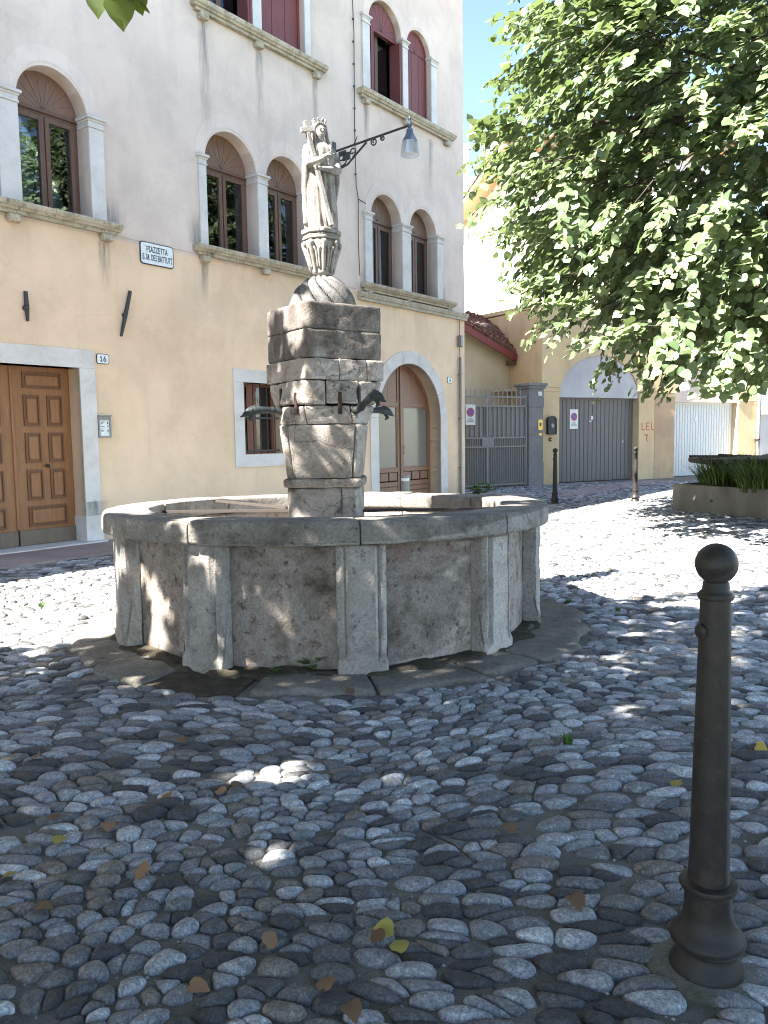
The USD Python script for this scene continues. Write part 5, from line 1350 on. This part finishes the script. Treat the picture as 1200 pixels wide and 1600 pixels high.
def shoot_leaves(base, ax, out, L, g, per=20, size=(0.10, 0.155)):
    n = len(base)
    t = np.repeat(np.linspace(0.05, 1.0, per)[None], n, 0) + g.normal(0, 0.02, (n, per))
    sag = -0.22 * (t ** 2) * L[:, None]
    side = unit(np.cross(ax, np.array([0, 0, 1.0]) + 0 * ax))
    sgn = np.where(np.arange(per) % 2 == 0, 1.0, -1.0)[None]
    P = base[:, None] + ax[:, None] * (t * L[:, None])[..., None] + side[:, None] * (sgn * 0.035)[..., None]
    P[..., 2] += sag
    P += g.normal(0, 0.03, P.shape)
    X = ax[:, None] * 0.65 + side[:, None] * (sgn * 0.8)[..., None] + np.array([0, 0, -0.28]) + g.normal(0, 0.3, P.shape)
    N = np.array([0, 0, 1.0]) + out[:, None] * 0.7 + g.normal(0, 0.33, P.shape)
    S = g.uniform(*size, (n, per)) * (1.05 - 0.25 * t)
    return P.reshape(-1, 3), X.reshape(-1, 3), N.reshape(-1, 3), S.reshape(-1)

# linden tree on the right
def right_tree():
    g = np.random.default_rng(21)
    base = np.array([7.1, 11.7, 0])
    tr = thing('linden_tree', 'leafy linden tree with drooping branches on the right before the garages', 'tree', (0, 0, 0))
    c, radii = np.array([6.5, 12.5, 6.1]), np.array([4.35, 4.35, 4.05])
    tm, pts = limb(base, np.array([6.6, 12.2, 6.0]), 0.24, 0.14, g, 0.02, 9, 14)
    part(tr, 'trunk', tm, BARK, True)
    B, A, O, L, f = shoots(c, radii, 2900, g, 0.42, 0.30)
    # a few long sprays that hang below and stick out to the left
    ex = np.array([(2.2, 11.2, 6.35), (1.75, 11.3, 5.55), (1.85, 11.0, 5.1), (2.0, 11.2, 4.2), (2.35, 11.0, 3.65), (2.5, 10.6, 3.25), (3.0, 10.4, 2.85), (3.8, 10.3, 2.62), (4.6, 10.2, 2.5), (5.0, 10.4, 2.45), (5.3, 10.6, 2.75), (4.2, 10.0, 2.75), (3.4, 10.2, 2.95),
                   (2.1, 11.4, 7.2), (2.4, 11.2, 7.9), (2.3, 10.9, 4.7)])
    ex[:, 0] += 0.25
    exA = unit(np.column_stack([np.where(np.arange(len(ex)) < 7, -0.9, -0.25), np.full(len(ex), -0.35), np.where(np.arange(len(ex)) < 7, -0.05, -0.75)]) + g.normal(0, 0.18, (len(ex), 3)))
    for k in range(3):
        B = np.vstack([B, ex + g.normal(0, 0.12, ex.shape) * (k > 0)]); A = np.vstack([A, unit(exA + g.normal(0, 0.15, exA.shape))]); O = np.vstack([O, unit(exA * [1, 1, 0.2])]); L = np.concatenate([L, g.uniform(0.7, 1.0, len(ex))])
    P, X, N, S = shoot_leaves(B, A, O, L, g, 22, (0.12, 0.175))
    # keep out of the trunk's foot and off the ground, and do not hang over the fountain
    keep = (P[:, 2] > 1.95 + 0.45 * np.clip((P[:, 0] - 4.6) / 0.5, 0, 1))
    P, X, N, S = P[keep], X[keep], N[keep], S[keep]
    W_ = place_leaves(P, X, N, S, LV, g)
    x, y, d = img(P)
    vis = (x > 690) & (x < 1200) & (y > 0) & (y < 660)
    sc = np.where(vis, -d, -1e9); b300 = np.argsort(-sc)[:300]
    isb = np.zeros(len(P), bool); isb[b300] = True
    for i in b300:
        tone(part(tr, 'leaf', trimesh.Trimesh(W_[i], LF, process=False), LEAF, True), np.full(len(LV), g.random()))
    W_ = place_leaves(P[~isb], X[~isb], N[~isb], S[~isb], LV0, g)
    tone(part(tr, 'foliage', joined(W_, LF0), LEAF, True, kind='stuff'), tones(len(W_), len(LV0), 4))
    # limbs and twigs
    top = np.array([6.6, 12.2, 5.2]); li = []
    ends = B[g.choice(len(B), 26, replace=False)]
    for k, e_ in enumerate(ends):
        st_ = pts[int(g.integers(4, 9))]
        m, lp = limb(st_, e_ * 0.92 + c * 0.08, 0.07, 0.015, g, 0.06, 7, 6)
        li.append(m)
    part(tr, 'branches', cat(*li), BARK, True)
    tw_ = []
    for b, a, l in zip(B[::2], A[::2], L[::2]):
        if min(b[2], b[2] + a[2] * l) < 2.6: continue
        tw_.append(tube([b - a * 0.5, b, b + a * l * 0.5 + (0, 0, -0.05 * l), b + a * l * 0.95 + (0, 0, -0.2 * l)], [0.010, 0.008, 0.005, 0.002], 4, False))
    part(tr, 'twigs', cat(*tw_), BARK, True, kind='stuff')
right_tree()

# the tree that the camera stands under: its shade covers the foreground
def lit_line(gx_, gy_):
    """> 0 beyond the edge of the tree's shadow on the ground"""
    wob = 0.28 * (meshkit.fbm(np.stack([gx_ * 0.9, gy_ * 0.9, 0 * gx_ + 3], -1), 3, 9) - 0.5) * 2
    return gy_ - np.where(gx_ < 1.6, 6.74 + 0.38 * gx_, 6.45 + 0.30 * gx_) + wob
def shade_tree():
    g = np.random.default_rng(33)
    tr = thing('shade_tree', 'linden tree whose twig with green leaves hangs into the top left corner', 'tree', (0, 0, 0))
    base = np.array([-4.6, -1.6, 0])
    tm, pts = limb(base, np.array([-3.4, 0.0, 6.2]), 0.27, 0.14, g, 0.02, 9, 14)
    part(tr, 'trunk', tm, BARK, True)
    n = 3400
    c, radii = np.array([-2.3, 0.9, 6.0]), np.array([6.6, 5.6, 2.9])
    d = unit(g.normal(0, 1, (n, 3))); f = g.random(n) ** 0.45
    B = c + d * radii * f[:, None]
    A = unit(d * [1, 1, 0.3] + g.normal(0, 0.4, (n, 3)) + [0, 0, -0.3]); O = unit(d * [1, 1, 0.4]); L = g.uniform(0.5, 0.9, n)
    P, X, N, S = shoot_leaves(B, A, O, L, g, 20, (0.11, 0.16))
    h = P[:, 2]
    gx_, gy_ = P[:, 0] + SHX * h, P[:, 1] + SHY * h
    edge = lit_line(gx_, gy_)
    keep = (h > 3.0) & (edge < 0)
    # never inside the picture
    v = P - EYE; dp_ = v @ fw; x, y, _ = img(P)
    inside = (dp_ > 0.05) & (x > -70) & (x < 1270) & (y > -110)
    keep &= ~inside
    # gaps that let flecks of sun through, larger towards the edge
    fl = meshkit.fbm(np.stack([gx_ * 2.9, gy_ * 2.9, 0 * gx_], -1), 2, 17)
    keep &= ~((fl > 0.79) | ((fl > 0.66) & (edge > -0.6)))
    # the sunlit statue and the flecked pillar: distance of the leaf's ray from the pillar's axis
    ax_ = FC + np.array(OX)
    hd = np.array([SHX, SHY]); k_ = np.linalg.norm(hd); hu = hd / k_
    along = (ax_ - P[:, :2]) @ hu; lat = np.abs((ax_ - P[:, :2]) @ np.array([-hu[1], hu[0]]))
    zz_ = h - along / k_
    keep |= (lat < 0.42) & (zz_ > 0.7) & (zz_ < 2.74) & (along > 0) & (h > 3.0) & ~inside
    keep &= ~((lat < 0.75) & (zz_ > 2.74) & (along > 0))
    rn = g.random(len(P))
    keep &= ~((lat < 0.6) & (zz_ > 0.85) & (zz_ <= 2.74) & (along > 0) & (rn < 0.8) & (meshkit.fbm(np.stack([lat * 5, zz_ * 5, 0 * zz_], -1), 2, 5) > 0.55))
    keep &= ~((lat < 0.6) & (zz_ > 1.85) & (zz_ <= 2.74) & (along > 0) & (meshkit.fbm(np.stack([((ax_ - P[:, :2]) @ np.array([-hu[1], hu[0]])) * 6, zz_ * 4, 0 * zz_ + 2], -1), 2, 8) > 0.47))
    fl2 = meshkit.fbm(np.stack([gx_ * 4.2, gy_ * 4.2, 0 * gx_ + 9], -1), 2, 23)
    keep &= ~((np.hypot(gx_ - FC[0], gy_ - FC[1]) < 1.72) & (fl2 > 0.62) & ~((lat < 0.42) & (zz_ > 0.7)))
    P, X, N, S = P[keep], X[keep], N[keep], S[keep]
    tone(part(tr, 'foliage', joined(place_leaves(P, X, N, S, LV0, g), LF0), LEAF, True, kind='stuff'), tones(len(P), len(LV0), 6))
    li = []
    cand = P[g.choice(len(P), 400)]
    okp = []
    for q in cand:
        ln = pts[6] + (q - pts[6]) * np.linspace(0, 1, 12)[:, None]
        xx_, yy_, dd_ = img(ln)
        if not np.any((dd_ > 0.05) & (xx_ > -60) & (xx_ < 1260) & (yy_ > -160)): okp.append(q)
    for q in okp[:30]:
        m, lp = limb(pts[int(g.integers(5, 9))], q, 0.07, 0.012, g, 0.03, 7, 6)
        xx_, yy_, dd_ = img(lp)
        if not np.any((dd_ > 0.05) & (xx_ > -40) & (xx_ < 1240) & (yy_ > -60)): li.append(m)
    part(tr, 'branches', cat(*li), BARK, True)
    # the twig that hangs into the picture
    tip = np.array([-0.82, 2.66, 2.93])
    tw_ = [tube([(-2.6, 1.3, 5.0), (-1.6, 2.2, 4.1), (-1.0, 2.6, 3.3), tip], [0.02, 0.012, 0.006, 0.0025], 6)]
    spec = [((-0.872, 2.66, 2.925), (-0.12, 0.0, -0.9), (-0.1, -1.0, 0.25), 0.098), ((-0.815, 2.66, 2.895), (0.12, 0.02, -1.0), (0.25, -1.0, -0.1), 0.105),
            ((-0.80, 2.67, 2.91), (0.85, 0.1, -0.5), (0.1, -0.4, 1.0), 0.10), ((-0.775, 2.68, 2.93), (0.3, 0.1, -0.8), (0.3, -1.0, 0.15), 0.085), ((-0.86, 2.66, 2.95), (-0.3, 0, -0.9), (0.0, -1.0, 0.1), 0.09)]
    for p, xd, nd, s_ in spec:
        wv2 = place_leaves(np.array([p]), np.array([xd]), np.array([nd]), np.array([s_]))[0]
        tone(part(tr, 'leaf', trimesh.Trimesh(wv2, LF, process=False), TWIGL, True), np.full(len(LV), g.random() * 0.6))
        tw_.append(tube([tip, np.array(p)], [0.002, 0.0012], 5))
    part(tr, 'twig', cat(*tw_), BARK, True)
shade_tree()

# ------------------------------------------------------------------ small things on the ground
DL = [(-1.63, 3.59, 0, 'brown curled fallen leaf by itself in the left foreground cobbles'), (-1.30, 3.00, 0, 'small brown fallen leaf near the left edge'), (-1.08, 2.95, 0, 'orange brown fallen leaf with a stalk, left foreground'),
      (-1.23, 2.81, 1, 'long olive yellow fallen leaf in the left foreground'), (-1.27, 2.61, 2, 'narrow pale fallen leaf at the left edge of the picture'), (-0.82, 2.57, 0, 'large upright tan fallen leaf between dark cobbles'),
      (-1.12, 2.41, 0, 'tan curled fallen leaf below the pale cobble at left'), (-0.91, 3.17, 0, 'brown fallen leaf left of the twin leaves'), (-0.66, 3.27, 0, 'pair of overlapping tan leaves, upper one'), (-0.68, 3.20, 0, 'pair of overlapping tan leaves, lower one'),
      (-0.99, 3.81, 0, 'flat reddish fallen leaf up the shaded cobbles'), (-0.36, 2.19, 0, 'tan fallen leaf with long stalk in the centre foreground'), (-0.54, 2.02, 0, 'dark brown curled fallen leaf near the bottom edge'),
      (-0.18, 2.01, 0, 'bright orange fallen leaf at the bottom edge'), (-0.03, 2.21, 0, 'tan fallen leaf resting on a pale cobble beside the yellow leaves'), (0.01, 2.26, 1, 'upper of two yellow green fallen leaves in the foreground'),
      (0.02, 2.16, 1, 'lower of two yellow green fallen leaves in the foreground'), (1.21, 3.22, 2, 'pale yellow fallen leaf left of the large bollard'), (0.48, 2.87, 0, 'small brown fallen leaf right of centre on the cobbles'),
      (0.58, 2.41, 0, 'pinkish tan fallen leaf between pale cobbles right of centre'), (1.72, 3.61, 1, 'yellow fallen leaf right of the large bollard'), (-0.11, 1.94, 0, 'orange brown leaf cut by the bottom edge'),
      (-0.22, 4.48, 0, 'small brown leaf by the kerb slabs of the fountain')]
gl = np.random.default_rng(8)
for x, y, kind, lab in DL:
    a = gl.uniform(0, 6.28)
    vv = LV.copy(); vv[:, 2] = vv[:, 2] * gl.uniform(0.6, 1.6) + 0.25 * vv[:, 0] * (1 - vv[:, 0])
    W_ = place_leaves(np.array([[x, y, 0.032]]), np.array([[math.cos(a), math.sin(a), gl.uniform(-0.1, 0.2)]]), np.array([[gl.normal(0, .3), gl.normal(0, .3) - 0.25, 1]]), np.array([gl.uniform(0.05, 0.07)]), vv)[0]
    W_[:, 2] += 0.028 - W_[:, 2].min()
    lf = thing('fallen_leaf', lab, 'leaf', (x, y, 0))
    st_ = W_[0] + (W_[0] - W_[6]) * 0.35
    tone(part(lf, 'blade', trimesh.Trimesh(W_ - (x, y, 0), LF, process=False), YELL if kind else DRYL, True), np.full(len(LV), gl.random()))
    part(lf, 'stalk', tube([W_[0] - (x, y, 0), st_ - (x, y, 0)], [0.0016, 0.001], 5), DRYL, True)

def weed(loc, n, h_, lab, seed, broad=True, name='weed', cate='weed'):
    g = np.random.default_rng(seed)
    t = thing(name, lab, cate, loc)
    if broad:
        a = g.uniform(0, 6.28, n); r_ = g.uniform(0.01, 0.05, n) * h_ / 0.08; z = g.uniform(0.01, h_, n)
        P = np.stack([r_ * np.cos(a), r_ * np.sin(a), z], 1)
        X = np.stack([np.cos(a), np.sin(a), g.uniform(-0.2, 0.5, n)], 1); N = np.stack([0.2 * np.cos(a), 0.2 * np.sin(a), np.ones(n)], 1)
        tone(part(t, 'leaves', joined(place_leaves(P, X, N, g.uniform(0.03, 0.06, n) * h_ / 0.08, LV, g), LF), WEED, True, kind='stuff'), tones(n, len(LV), seed))
        part(t, 'stem', tube([(0, 0, -0.02), (0.005, 0, h_ * 0.6), (0, 0.004, h_)], [0.003, 0.002, 0.001], 5), WEED, True)
    else:
        m = grass_clump(n, h_, h_ * 0.9, seed); tone(part(t, 'grass_blades', trimesh.Trimesh(m.vertices * [0.6, 0.6, 1], m.faces, process=False), WEED, kind='stuff'), tones(n, 8, seed))
weed((-0.47, 4.95, 0.03), 16, 0.08, 'small leafy green weed at the foot of the fountain panel', 1)
weed((-0.70, 4.83, 0.03), 7, 0.06, 'tiny sprig of weed by the gap in the kerb slabs', 2)
weed((0.87, 3.74, 0.0), 40, 0.07, 'small tuft of grass among the cobbles right of centre', 3, False, 'grass_tuft', 'grass')
weed((2.35, 19.0, 0.02), 40, 0.34, 'green weed growing at the corner of the cream building', 4)
weed((1.62, 6.95, 0.0), 60, 0.06, 'grass tuft beside the right end of the fountain kerb', 5, False, 'grass_tuft', 'grass')
weed((1.95, 6.6, 0.0), 60, 0.06, 'grass tuft a step right of the fountain kerb', 6, False, 'grass_tuft', 'grass')
weed((-1.72, 7.0, 0.0) if False else (-3.1, 7.1, 0.0), 30, 0.07, 'dry grass tuft on the sunlit cobbles left of the fountain', 7, False, 'grass_tuft', 'grass')
# fallen sticks
for p, q, lab in (((0.13, 2.86), (0.30, 2.62), 'thin dark fallen twig among the cobbles in the middle foreground'), ((-1.05, 4.75), (-0.80, 4.95), 'thin dark twig lying in the gap of the kerb slabs')):
    t = thing('fallen_twig', lab, 'twig', (0, 0, 0))
    pm_ = ((p[0] + q[0]) / 2 + 0.02, (p[1] + q[1]) / 2 - 0.01)
    part(t, 'stick', tube([(*p, 0.035), (*pm_, 0.045), (*q, 0.034)], [0.004, 0.0035, 0.002], 6), BARK, True)
